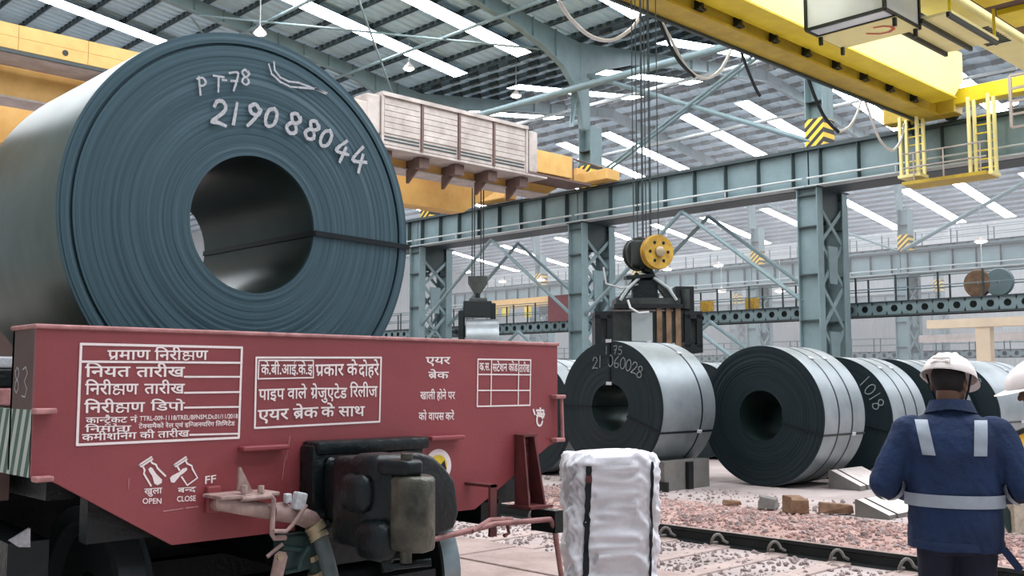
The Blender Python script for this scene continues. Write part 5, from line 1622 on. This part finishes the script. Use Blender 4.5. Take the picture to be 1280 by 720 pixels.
# ================================================================= WRAPPED BALE
BX, BY = 4.98, 4.28
bale = thing('wrapped_bale', 'tall bale wrapped in white plastic with black straps, in front of the wagon corner', 'bale', (BX, BY, 0))
rotb = Matrix.Rotation(-0.72, 3, 'Z')
bw = MB()
NU, NV = 132, 96
HB = 1.13
def bale_pt(u, v):
    a = 2 * PI * u
    c, s_ = math.cos(a), math.sin(a)
    e = 0.36
    x = 0.285 * math.copysign(abs(c) ** e, c); y = 0.22 * math.copysign(abs(s_) ** e, s_)
    z = v * HB
    low = max(0, .45 - v)
    k = 1 + 0.10 * low + 0.25 * low * low * (1 if x < 0 else .2)
    n3 = noise.noise
    # crinkles: ridged folds running diagonally, a slack belt at mid height, gathered top
    f = 0.030 * (1 - abs(n3(Vector((x * 6 + z * 4, y * 6 + z * 3, z * 3)))) * 2.2)
    f += 0.019 * (1 - abs(n3(Vector((x * 14 - z * 9, y * 14 + z * 6, z * 8 + 5)))) * 2)
    f += 0.011 * (1 - abs(n3(Vector((x * 30 + z * 12, y * 30, z * 20 + 9)))) * 2)
    f -= 0.018 * math.exp(-((v - .36 - .03 * n3(Vector((x * 5, y * 5, 2)))) / .03) ** 2)
    top = max(0, v - .93) / .07
    k *= 1 - 0.06 * top * top
    d = Vector((x, y, 0)).normalized()
    p = Vector((x * k, y * k, z + .02 * top * n3(Vector((x * 9, y * 9, 4))))) + d * (f - .028)
    return rotb @ p + Vector((BX, BY, 0.0))
for j in range(NV + 1):
    for i in range(NU):
        bw.v.append(bale_pt(i / NU, j / NV))
for j in range(NV):
    for i in range(NU):
        a = j * NU + i; b = j * NU + (i + 1) % NU
        bw.face([a, b, b + NU, a + NU])
# crumpled top sheet
prev = [NV * NU + i for i in range(NU)]
cen = sum((bw.v[i] for i in prev), Vector()) / NU
for q in (.93, .8, .6, .4, .2, .05):
    k0 = len(bw.v)
    for i in range(NU):
        p = cen + (bw.v[NV * NU + i] - cen) * q
        p.z = HB + (.012 if q > .9 else 0) + .03 * (noise.noise(Vector((p.x * 8, p.y * 8, 1))) + .5 * abs(noise.noise(Vector((p.x * 17, p.y * 17, 6))))) * (1 if q < .9 else .7)
        bw.v.append(p)
    cur = [k0 + i for i in range(NU)]
    for i in range(NU): bw.face([prev[i], prev[(i + 1) % NU], cur[(i + 1) % NU], cur[i]])
    prev = cur
bw.face(prev)
wrap = bw.build('plastic_wrap', MT['tarp'], bale, True, 60)
tree = BVHTree.FromPolygons([v.co + Vector((BX, BY, 0)) for v in wrap.data.vertices], [tuple(p.vertices) for p in wrap.data.polygons])


def hug(tree, pts, d, off, w, wdir, mat_, name, parent, label=None):
    """strip laid on a surface: rays cast from pts along d; strip widened along wdir"""
    rows = []
    for p in pts:
        row = []
        for s in (-.5, 0, .5):
            q = Vector(p) + Vector(wdir) * (w * s)
            h = tree.ray_cast(q, Vector(d))
            if h[0] is None: row = None; break
            nn = h[1] if h[1].dot(Vector(d)) < 0 else -h[1]
            row.append(h[0] - Vector(d) * off)
        if row: rows.append(row)
    m = MB()
    k = 0
    for row in rows: m.v += row
    for i in range(len(rows) - 1):
        for j in range(2):
            a = i * 3 + j
            m.face([a, a + 1, a + 4, a + 3])
    return m.build(name, mat_, parent, True, label=label)


hd_ = Vector((FWD.x, FWD.y, 0)).normalized()
a, b = at(737, 580, 1, BY - .3), at(730, 760, 1, BY - .3)
def strap_line(pxt, pyt, pxb, pyb, off, w, mt, name, n=40):
    m = MB(); rows = []
    for i in range(n):
        t_ = i / (n - 1)
        px, py = pxt + (pxb - pxt) * t_, pyt + (pyb - pyt) * t_
        r = (FWD + RGT * ((px - 640) / FPX) + UPV * ((360 - py) / FPX)).normalized()
        row = []
        for s_ in (-.5, 0, .5):
            h = tree.ray_cast(Vector((0, 0, CAMH)) + RGT * (s_ * w), r)
            if h[0] is None: row = None; break
            nn = h[1] if h[1].dot(r) < 0 else -h[1]
            row.append(h[0] + nn * off)
        if row: rows.append(row)
    for row in rows: m.v += row
    for i in range(len(rows) - 1):
        for j in range(2):
            a = i * 3 + j; m.face([a, a + 1, a + 4, a + 3])
    m.build(name, MT[mt], bale, True)


strap_line(736, 582, 729, 800, 0.011, 0.034, 'strap', 'black_strap')
strap_line(814.5, 578, 811, 800, 0.011, 0.016, 'strap', 'black_strap')
strap_line(735.6, 594, 735.2, 603, 0.015, 0.036, 'red_dark', 'strap_buckle', 5)


# ================================================================= PEOPLE
def capsule(mb, a, b, ra, rb, n=14):
    a, b = Vector(a), Vector(b)
    d = (b - a).normalized()
    path = [a - d * ra * .97, a - d * ra * .7, a - d * ra * .3, a] + [b, b + d * rb * .3, b + d * rb * .7, b + d * rb * .97]
    rs = [ra * .24, ra * .71, ra * .95, ra, rb, rb * .95, rb * .71, rb * .24]
    mb.tube(path, rs, n)


def ring_loft(mb, rings, n=28):
    """rings: (cx, cy, z, a, b)"""
    k = len(mb.v)
    for cx, cy, z, a, b in rings:
        for j in range(n):
            t_ = 2 * PI * j / n
            c, s_ = math.cos(t_), math.sin(t_)
            mb.v.append(Vector((cx + a * math.copysign(abs(c) ** .85, c), cy + b * math.copysign(abs(s_) ** .85, s_), z)))
    for i in range(len(rings) - 1):
        for j in range(n):
            j2 = (j + 1) % n
            mb.face([k + i * n + j, k + i * n + j2, k + (i + 1) * n + j2, k + (i + 1) * n + j])
    mb.face([k + j for j in range(n)][::-1]); mb.face([k + (len(rings) - 1) * n + j for j in range(n)])


def ellipsoid(mb, c, r, M3=None, n=20):
    bm = bmesh.new(); bmesh.ops.create_uvsphere(bm, u_segments=n, v_segments=n // 2 + 2, radius=1)
    for v in bm.verts:
        w = Vector((v.co.x * r[0], v.co.y * r[1], v.co.z * r[2]))
        v.co = (M3 @ w if M3 else w) + Vector(c)
    mb.frombm(bm)


def remesh(mb, vox, smooth=4, wr_=0.0, cut=None):
    me = bpy.data.meshes.new('tmp'); me.from_pydata([tuple(v) for v in mb.v], [], mb.f)
    o = bpy.data.objects.new('tmp', me); COL.objects.link(o)
    md = o.modifiers.new('r', 'REMESH'); md.mode = 'VOXEL'; md.voxel_size = vox
    md2 = o.modifiers.new('s', 'SMOOTH'); md2.iterations = smooth; md2.factor = 0.5
    dg = bpy.context.evaluated_depsgraph_get()
    e = o.evaluated_get(dg); m2 = e.to_mesh()
    r = MB(); r.v = [v.co.copy() for v in m2.vertices]; ns = [v.normal.copy() for v in m2.vertices]; r.f = [list(p.vertices) for p in m2.polygons]; r.mi = [0] * len(r.f)
    e.to_mesh_clear()
    bpy.data.objects.remove(o); bpy.data.meshes.remove(me)
    if wr_:
        for i, v in enumerate(r.v):
            q = noise.noise(Vector((v.x * 9, v.y * 9, v.z * 5))) + 0.6 * abs(noise.noise(Vector((v.x * 16 + v.z * 7, v.y * 16, v.z * 11))))
            r.v[i] = v + ns[i] * (q * wr_)
    return r


def hand(mb, wrist, fw, side, palm_n, spread=0.012, curl=0.5):
    """palm plus five tapered fingers; fw = direction the hand points, palm_n = palm normal"""
    w = Vector(wrist); f = Vector(fw).normalized(); pn = Vector(palm_n).normalized(); sd = f.cross(pn).normalized() * side
    for s in (-0.028, -0.010, 0.010, 0.027):
        capsule(mb, w + f * 0.01 + sd * s * .7, w + f * 0.085 + sd * s, 0.014, 0.0115, 10)
    for s, L in ((-0.03, .056), (-0.011, .072), (0.009, .078), (0.028, .07)):
        p = w + f * 0.088 + sd * s
        for k, q in enumerate((.45, .32, .23)):
            a = curl * (k + 1) * 0.6
            d = (f * math.cos(a) + pn * math.sin(a)).normalized()
            p2 = p + d * L * q
            capsule(mb, p, p2, 0.0092 - k * .001, 0.0085 - k * .001, 8)
            p = p2
    p = w + f * 0.025 + sd * 0.03
    for L, a in ((.045, .8), (.032, .45), (.025, .2)):
        d = (f * math.cos(a) + sd * math.sin(a) + pn * 0.45).normalized()
        p2 = p + d * L; capsule(mb, p, p2, 0.0125, 0.0105, 8); p = p2


def person(name, label, loc, rotz, hat_yaw=0.0, nod=0.3, lean=0.0, back_tape=True, arm=None):
    P = thing(name, label, 'person', (0, 0, 0))
    elbow = [Vector((s * .315, -0.03, 1.1)) for s in (-1, 1)]
    wrist = [Vector((s * .2, 0.21, 1.04)) for s in (-1, 1)]
    if arm == 'down':
        elbow = [Vector((s * .245, -0.06, 1.09)) for s in (-1, 1)]
        wrist = [Vector((s * .25, -0.02, .84)) for s in (-1, 1)]
    sh = [Vector((s * .175, 0.0, 1.355)) for s in (-1, 1)]
    HC = Vector((0, 0.055, 1.585))
    Rh = Matrix.Rotation(hat_yaw, 3, 'Z') @ Matrix.Rotation(-nod, 3, 'X')
    # --- body
    b = MB()
    ring_loft(b, [(0, 0, .80, .12, .1), (0, 0, .9, .155, .11), (0, 0, 1.05, .14, .1), (0, 0, 1.2, .15, .105), (0, 0, 1.32, .165, .1), (0, 0.0, 1.4, .11, .075)])
    capsule(b, (0, 0.0, 1.36), HC + Rh @ Vector((0, -0.02, -0.06)), .058, .054)
    for i, s in enumerate((-1, 1)):
        capsule(b, sh[i], elbow[i], .05, .038); capsule(b, elbow[i], wrist[i], .038, .026)
        hand(b, wrist[i], *(((-s * .45, .85, -.15), -s, (-s * .6, -.2, -.7)) if arm != 'down' else ((0, .1, -1), s, (-s, 0, 0))))
        hip = Vector((s * .085, 0, .84)); kn = Vector((s * .1, 0.015, .46)); an = Vector((s * .105, -0.02, .09))
        capsule(b, hip, kn, .08, .052); capsule(b, kn, an, .05, .034); capsule(b, an, an + Vector((s * .015, .15, -.05)), .035, .028)
    # head: skull, jaw, nose, brow, lips, chin, ears
    def hp(x, y, z): return HC + Rh @ Vector((x, y, z))
    ellipsoid(b, hp(0, -.012, .03), (.074, .094, .092), Rh); ellipsoid(b, hp(0, .03, -.045), (.056, .062, .07), Rh)
    capsule(b, hp(0, .086, .01), hp(0, .106, -.025), .008, .014, 10); capsule(b, hp(-.035, .078, .022), hp(.035, .078, .022), .011, .011, 10)
    capsule(b, hp(-.02, .085, -.062), hp(.02, .085, -.062), .008, .008, 10); capsule(b, hp(-.018, .085, -.075), hp(.018, .085, -.075), .009, .009, 10)
    ellipsoid(b, hp(0, .08, -.102), (.022, .018, .018), Rh)
    for s in (-1, 1):
        ellipsoid(b, hp(s * .076, -.008, -.012), (.011, .022, .034), Rh, 12)
        capsule(b, hp(s * .045, .06, -.02), hp(s * .05, .03, -.06), .022, .018, 10)
    body = remesh(b, 0.006, 3)
    bo = body.build('body', MT['skin'], P, True, 180)
    for s in (-1, 1):
        m = MB(); ellipsoid(m, hp(s * .031, .082, .006), (.012, .008, .009), Rh, 10); m.build('eye', MT['paint'], bo, True)
        m = MB(); ellipsoid(m, hp(s * .031, .088, .006), (.005, .004, .005), Rh, 8); m.build('iris', MT['hair'], bo, True)
    # --- hair at nape and sides
    m = MB(); ellipsoid(m, hp(0, -.022, .02), (.079, .092, .094), Rh, 24)
    m.f = [f for f in m.f if (sum((Rh.transposed() @ (m.v[i] - HC)).y for i in f) / len(f)) < .035 and (sum((Rh.transposed() @ (m.v[i] - HC)).z for i in f) / len(f)) > -.075]
    m.mi = [0] * len(m.f); m.build('hair', MT['hair'], P, True, 180)
    # --- trousers and boots
    t_ = MB()
    ring_loft(t_, [(0, 0, .78, .155, .125), (0, 0, .86, .172, .13), (0, 0, .97, .17, .125)])
    for s in (-1, 1):
        capsule(t_, (s * .085, 0, .8), (s * .1, .012, .46), .095, .074); capsule(t_, (s * .1, .012, .46), (s * .107, -.02, .13), .074, .07)
    remesh(t_, 0.012, 4, 0.006).build('trousers', MT['trouser'], P, True, 180)
    for s in (-1, 1):
        m = MB(); capsule(m, (s * .107, -.03, .05), (s * .12, .15, .035), .05, .04); capsule(m, (s * .107, -.02, .05), (s * .107, -.02, .16), .052, .055)
        mm = remesh(m, .01, 3)
        for v in mm.v: v.z = max(v.z, 0.004)
        mm.build('boot', MT['boot'], P, True, 180)
    # --- jacket
    j = MB()
    ring_loft(j, [(0, .0, .795, .2, .15), (0, 0, .83, .21, .155), (0, 0, .92, .212, .155), (0, 0, 1.02, .208, .148), (0, 0, 1.15, .212, .148), (0, -.005, 1.26, .22, .148),
                  (0, -.005, 1.34, .215, .135), (0, 0, 1.4, .165, .115), (0, .008, 1.435, .11, .095), (0, .016, 1.468, .088, .085)])
    for i, s in enumerate((-1, 1)):
        capsule(j, sh[i] + Vector((s * .01, 0, -.005)), elbow[i], .083, .074); capsule(j, elbow[i], wrist[i] + (elbow[i] - wrist[i]) * .12, .074, .055)
    jm = remesh(j, 0.010, 4, 0.014)
    jt = BVHTree.FromPolygons([v.copy() for v in jm.v], [list(f) for f in jm.f])
    ja = jm.build('jacket', MT['navy'], P, True, 180)
    # collar roll, waistband
    m = MB()
    for k in range(41):
        a = 2 * PI * k / 40
        fb = -math.sin(a)                      # 1 at the nape
        for q, (dr, dz) in enumerate(((-.004, .03), (.006, .036), (.018, .022), (.034, -.012))):
            m.v.append(Vector(((.088 + dr) * math.cos(a), .016 + (.086 + dr) * math.sin(a), 1.462 + dz + .012 * fb - .014 * abs(math.cos(a)) * (q > 1))))
    for k in range(40):
        for q in range(3): m.face([k * 4 + q, k * 4 + 4 + q, k * 4 + 5 + q, k * 4 + 1 + q])
    m.build('collar', MT['navy'], ja, True, 80)
    m = MB(); m.lathe([(.805, 1.0), (.8, 1.02), (.835, 1.02), (.84, 1.0)], lambda a, y, z: Vector((.212 * y, .157 * z, a)), 40); m.build('waistband', MT['navy'], ja, True)
    bd = (0, 1, 0)
    if back_tape:
        n = 40
        for (x0, x1) in ((-.135, -.105), (.128, .118)):
            hug(jt, [(x0 + (x1 - x0) * k / 14, -0.6, 1.41 - .165 * k / 14) for k in range(15)], bd, .006, .058, (1, 0, 0), MT['reflect'], 'reflective_tape', ja)
    rr = []
    m = MB()
    for k in range(61):
        a = 2 * PI * k / 60
        d = Vector((-math.cos(a), -math.sin(a), 0))
        row = []
        for z in (1.0, 1.03, 1.06):
            row.append(Vector((.226 * math.cos(a) * (0.0 + 1), .163 * math.sin(a), z)))
        m.v += row
    for k in range(60):
        for q in range(2): m.face([k * 3 + q, k * 3 + 3 + q, k * 3 + 4 + q, k * 3 + 1 + q])
    m.build('reflective_belt', MT['reflect'], ja, True)
    for i in range(2):
        d = (wrist[i] - elbow[i]).normalized(); c0 = elbow[i] + d * .025
        m = MB(); m.tube([c0, c0 + d * .045], [.084, .08], 20, False); m.build('reflective_cuff', MT['reflect'], ja, True)
    m = MB(); m.bar((.2, -.1, .82), (.27, -.06, .72), .035, .006, (0, 1, 0)); m.build('loose_strap', MT['navy'], ja)
    # --- helmet with brim, ridges and chin strap
    h = MB()
    prof = [(.0, .132), (.008, .133), (.03, .128), (.06, .115), (.09, .09), (.112, .055), (.122, .02), (.1235, .0)]
    def HM(a, y, z):
        rr_ = math.hypot(y, z)
        yy = z * 1.16 + (0.01 if z > 0 else 0)
        return HC + Rh @ Vector((y * .93, yy - .008, .03 + a * .93))
    h.lathe(prof, HM, 40)
    k0 = len(h.v)
    for rr_ in (0, 1):
        for q in range(40):
            a = 2 * PI * q / 40
            fr = max(0, math.sin(a))
            ex = rr_ * (.012 + .05 * fr ** 2)
            h.v.append(HC + Rh @ Vector(((.132 * .93 + ex * .7) * math.cos(a), (.132 * 1.16 + ex) * math.sin(a) - .008 + .01 * fr, .028 - rr_ * (.006 + .008 * fr))))
    for q in range(40):
        q2 = (q + 1) % 40
        h.face([k0 + q, k0 + q2, k0 + 40 + q2, k0 + 40 + q])
    he = h.build('helmet', MT['helmet'], P, True, 60)
    for xx in (-.035, 0, .035):
        m = MB(); m.tube([HC + Rh @ Vector((xx, .15 * math.sin(t) * .8 - .008, .028 + .1165 * math.cos(t * .92) * (1 - 12 * xx * xx))) for t in [(-1.0 + 2.0 * k / 12) for k in range(13)]], .006, 6); m.build('helmet_ridge', MT['helmet'], he, True)
    m = MB(); m.tube([HC + Rh @ Vector((xx, -.157 + (zz - .05) * .25, zz)) for xx, zz in ((-.045, .05), (-.03, .06), (.03, .06), (.045, .05), (.04, .08), (-.04, .08))], .003, 6); m.build('helmet_ridge', MT['offwhite'], he, True)
    for s in (-1, 1):
        m = MB(); m.tube([HC + Rh @ Vector((s * .105, -.02, .04)), HC + Rh @ Vector((s * .088, .01, -.03)), HC + Rh @ Vector((s * .06, .045, -.1)), HC + Rh @ Vector((0, .07, -.125))], .006, 6); m.build('chin_strap', MT['strap'], he, True)
    if lean:
        M = Matrix.Translation((0, 0, .85)) @ Matrix.Rotation(-lean, 4, 'X') @ Matrix.Translation((0, 0, -.85))
        def rec(o):
            for c in o.children:
                if c.type == 'MESH':
                    for v in c.data.vertices:
                        k = min(1, max(0, (v.co.z - .78) / .16))
                        if k > 0:
                            v.co = v.co.lerp(M @ v.co, k)
                    c.data.update()
                rec(c)
        rec(P)
    P.location = loc; P.rotation_euler = (0, 0, rotz)
    return P


person('person', 'person in navy work jacket with silver bands and white helmet, seen from behind', (4.97, 2.09, -.0), -math.radians(66), -0.3, 0.3)
person('person', 'person in white helmet at the right edge, face turned left', (5.455, 1.645, 0), math.radians(40), 0.0, 0.05, 0.2, back_tape=False, arm='down')

# cream post with slanted yellow board
p = at(1272, 668, 2, 0)
PX, PY = p.x, p.y
po = thing('control_post', 'cream painted post with slanted yellow board, at the right edge', 'post', (PX + 0.1, PY - 0.1, 0))
U = Vector((RGT.x, RGT.y, 0)); V_ = Vector((hd_.x, hd_.y, 0))
def q_(u, d, z): return Vector((PX, PY, 0)) + U * u + V_ * d + Vector((0, 0, z))
def qbox(m, u0, d0, z0, u1, d1, z1, du=0):
    m.add([q_(u0, d0, z0), q_(u1, d0, z0), q_(u1, d1, z0), q_(u0, d1, z0), q_(u0 + du, d0, z1), q_(u1 + du, d0, z1), q_(u1 + du, d1, z1), q_(u0 + du, d1, z1)],
          [(3, 2, 1, 0), (4, 5, 6, 7), (0, 1, 5, 4), (1, 2, 6, 5), (2, 3, 7, 6), (3, 0, 4, 7)])
m = MB(); qbox(m, -0.02, 0, 0.0, 0.3, 0.25, 0.92, -0.02); m.build('post_body', MT['postcream'], po)
m = MB(); m.add([q_(-0.1, -0.02, 1.0), q_(0.02, -0.04, 0.78), q_(0.42, -0.04, 0.86), q_(0.3, -0.02, 1.14), q_(-0.1, 0.0, 1.01), q_(0.02, -0.02, 0.79), q_(0.42, -0.02, 0.87), q_(0.3, 0.0, 1.15)], [(0, 1, 2, 3), (7, 6, 5, 4), (0, 4, 5, 1), (1, 5, 6, 2), (2, 6, 7, 3), (3, 7, 4, 0)]); m.build('yellow_board', MT['postyellow'], po)
m = MB(); m.bar(q_(-0.14, -0.03, 0.98), q_(0.32, -0.03, 1.17), 0.05, 0.05); m.build('board_edge', MT['black'], po)
m = MB(); m.bar(q_(-0.2, 0.1, 0.45), q_(0.02, 0.05, 0.5), 0.04, 0.04); m.bar(q_(-0.2, 0.12, 0.42), q_(0.0, 0.1, 0.05), 0.05, 0.12); m.build('post_stay', MT['green'], po)

# ================================================================= FAR DETAILS
def lamp(px, py, axis, val, label, drop=2.2, r=0.22):
    p = at(px, py, axis, val)
    drop = roof_z(p.x, BAYS[0] if p.x < X36 else BAYS[1]) - p.z + .05
    o = thing('pendant_lamp', label, 'lamp', p, group='hanging lamps')
    m = MB(); m.tube([p + Vector((0, 0, .1)), p + Vector((0, 0, drop))], 0.022, 6); m.build('drop_rod', MT['steel_pale'], o)
    m = MB(); m.lathe([(0.35, 0.05), (0.25, 0.1), (0.12, r * .8), (0.0, r)], lambda a, y, z: p + Vector((y, z, a)), 16); m.build('lamp_shade', MT['offwhite'], o, True)
    m = MB(); ellipsoid(m, p, (r * .85, r * .85, .1), None, 12); m.build('lamp_bulb', MT['lamp'], o, True)
    return o


for px, py, Y, lb in ((325, 42, 40, 'hanging lamp just above the big coil rim'), (511, 86, 40, 'hanging lamp left of the white louvred cabinet top'), (645, 120, 38, 'hanging lamp above the pale pipe strut')):
    lamp(px, py, 1, Y, lb, 2.0, 0.3)
for px, py, lb in ((584, 340, 'small far lamp left of the far grab block'), (803, 336, 'small far lamp left of the yellow sheave'), (834, 337, 'small far lamp right of the yellow sheave'), (898, 332, 'small far lamp above the second row girder'),
                   (628, 352, 'small far lamp right of the far grab'), (676, 350, 'small far lamp left of the maroon panel'), (902, 364, 'bright low far lamp left of the right lattice column'), (975, 364, 'bright low far lamp beside the right lattice column'),
                   (1226, 302, 'small far lamp on the girder at the right'), (1228, 348, 'bright far lamp below the right girder')):
    lamp(px, py, 0, 66.0, lb, 0.8, 0.42)

# maroon panel on the walkway
p = at(686, 394, 0, 38.9); q = at(711, 368, 0, 38.9)
m = MB(); m.box(38.84, q.y, 4.7, 38.95, p.y, q.z); m.build('maroon_panel', MT['maroon'], None, label='maroon sheet panel on the walkway left of the middle column', cat='panel')
# semi gantry crane, tan, far right
gc = thing('gantry_crane', 'distant tan gantry crane low behind the worker in navy', 'crane', (60, 20, 0))
a, b = at(1162, 406, 0, 60), at(1290, 396, 0, 60)
m = MB(); m.box(59.6, b.y, a.z - 0.25, 60.4, a.y, a.z + 0.25); m.build('gantry_beam', MT['tan'], gc)
m = MB(); m.box(59.4, b.y, a.z + 0.75, 60.6, a.y - 3, a.z + 1.35); m.build('gantry_trolley', MT['offwhite'], gc)
a = at(1231, 420, 0, 60)
m = MB(); m.box(59.7, a.y - .4, 0, 60.3, a.y + .4, 4.7); m.build('gantry_leg', MT['tan'], gc)
a, b = at(1150, 424, 0, 66), at(1290, 420, 0, 66)
m = MB(); m.box(65.8, b.y, a.z - .25, 66.2, a.y, a.z + .25); m.build('gantry_beam', MT['offwhite'], gc)
# distant amber crane, left
dc = thing('overhead_crane', 'distant amber crane girder low behind the far grab', 'crane', (80, 70, 7))
a, b = at(612, 382, 0, 66), at(692, 376, 0, 66)
m = MB(); m.box(65.6, b.y, a.z - .4, 66.4, a.y, a.z + .4); m.build('crane_girder', MT['orange'], dc)
for yy in (a.y - .3, b.y + .3):
    m = MB(); m.box(65.8, yy - .2, 0, 66.2, yy + .2, a.z - .4); m.build('crane_leg', MT['steel'], dc)
for px in (617, 632, 660):
    p = at(px, 390, 0, 65.4); m = MB(); m.bbox(p, (.5, .5, .9), .05); m.build('crane_motor', MT['yellow'], dc)
for i, (px, py, lb) in enumerate(((884, 374, 'yellow motor unit on the walkway right of the hook grab'), (940, 372, 'yellow motor unit near the right lattice column'), (556, 408, 'yellow motor unit at the left lattice column foot'))):
    p = at(px, py, 0, 39.6); p.z = 4.74 + .42
    m = MB(); m.bbox(Vector((p.x, p.y, p.z - .12)), (.4, .55, .6), .06); m.build('motor_unit', MT['amber'], None, label=lb, cat='motor', group='yellow motor units')
for px in (1221, 1248):
    p = at(px, 356, 0, 39.6); p.z = 4.74 + .55
    m = MB(); m.lathe([(0, .05), (0, .5), (.12, .55), (.2, .5), (.2, .05)], lambda a, y, z: Vector((p.x + a, p.y + y, p.z + z)), 24)
    m.build('cable_reel', MT['grabrust'] if px == 1221 else MT['steel'], None, True, label='tan cable reel behind the walkway handrail' if px == 1221 else 'dark cable reel behind the walkway handrail', cat='reel')
# far wall dado, a row of dark stacked goods behind the yard
# haze: dusty air filling the hall
if HAZE > 0:
    hz = MB(); hz.box(40.5, Y0 + .2, 0.01, 109, Y1 - .3, 20.0)
    vm = bpy.data.materials.new('dusty_air'); vm.use_nodes = True
    nt = vm.node_tree; nt.nodes.remove(nt.nodes['Principled BSDF'])
    vs = nt.nodes.new('ShaderNodeVolumeScatter'); vs.inputs['Density'].default_value = HAZE; vs.inputs['Color'].default_value = (.97, .98, 1, 1); vs.inputs['Anisotropy'].default_value = 0.2
    nt.links.new(vs.outputs[0], nt.nodes['Material Output'].inputs['Volume'])
    hz.build('dust_haze', vm, None, label='thin dusty haze in the air of the hall', cat='haze', kind='stuff')
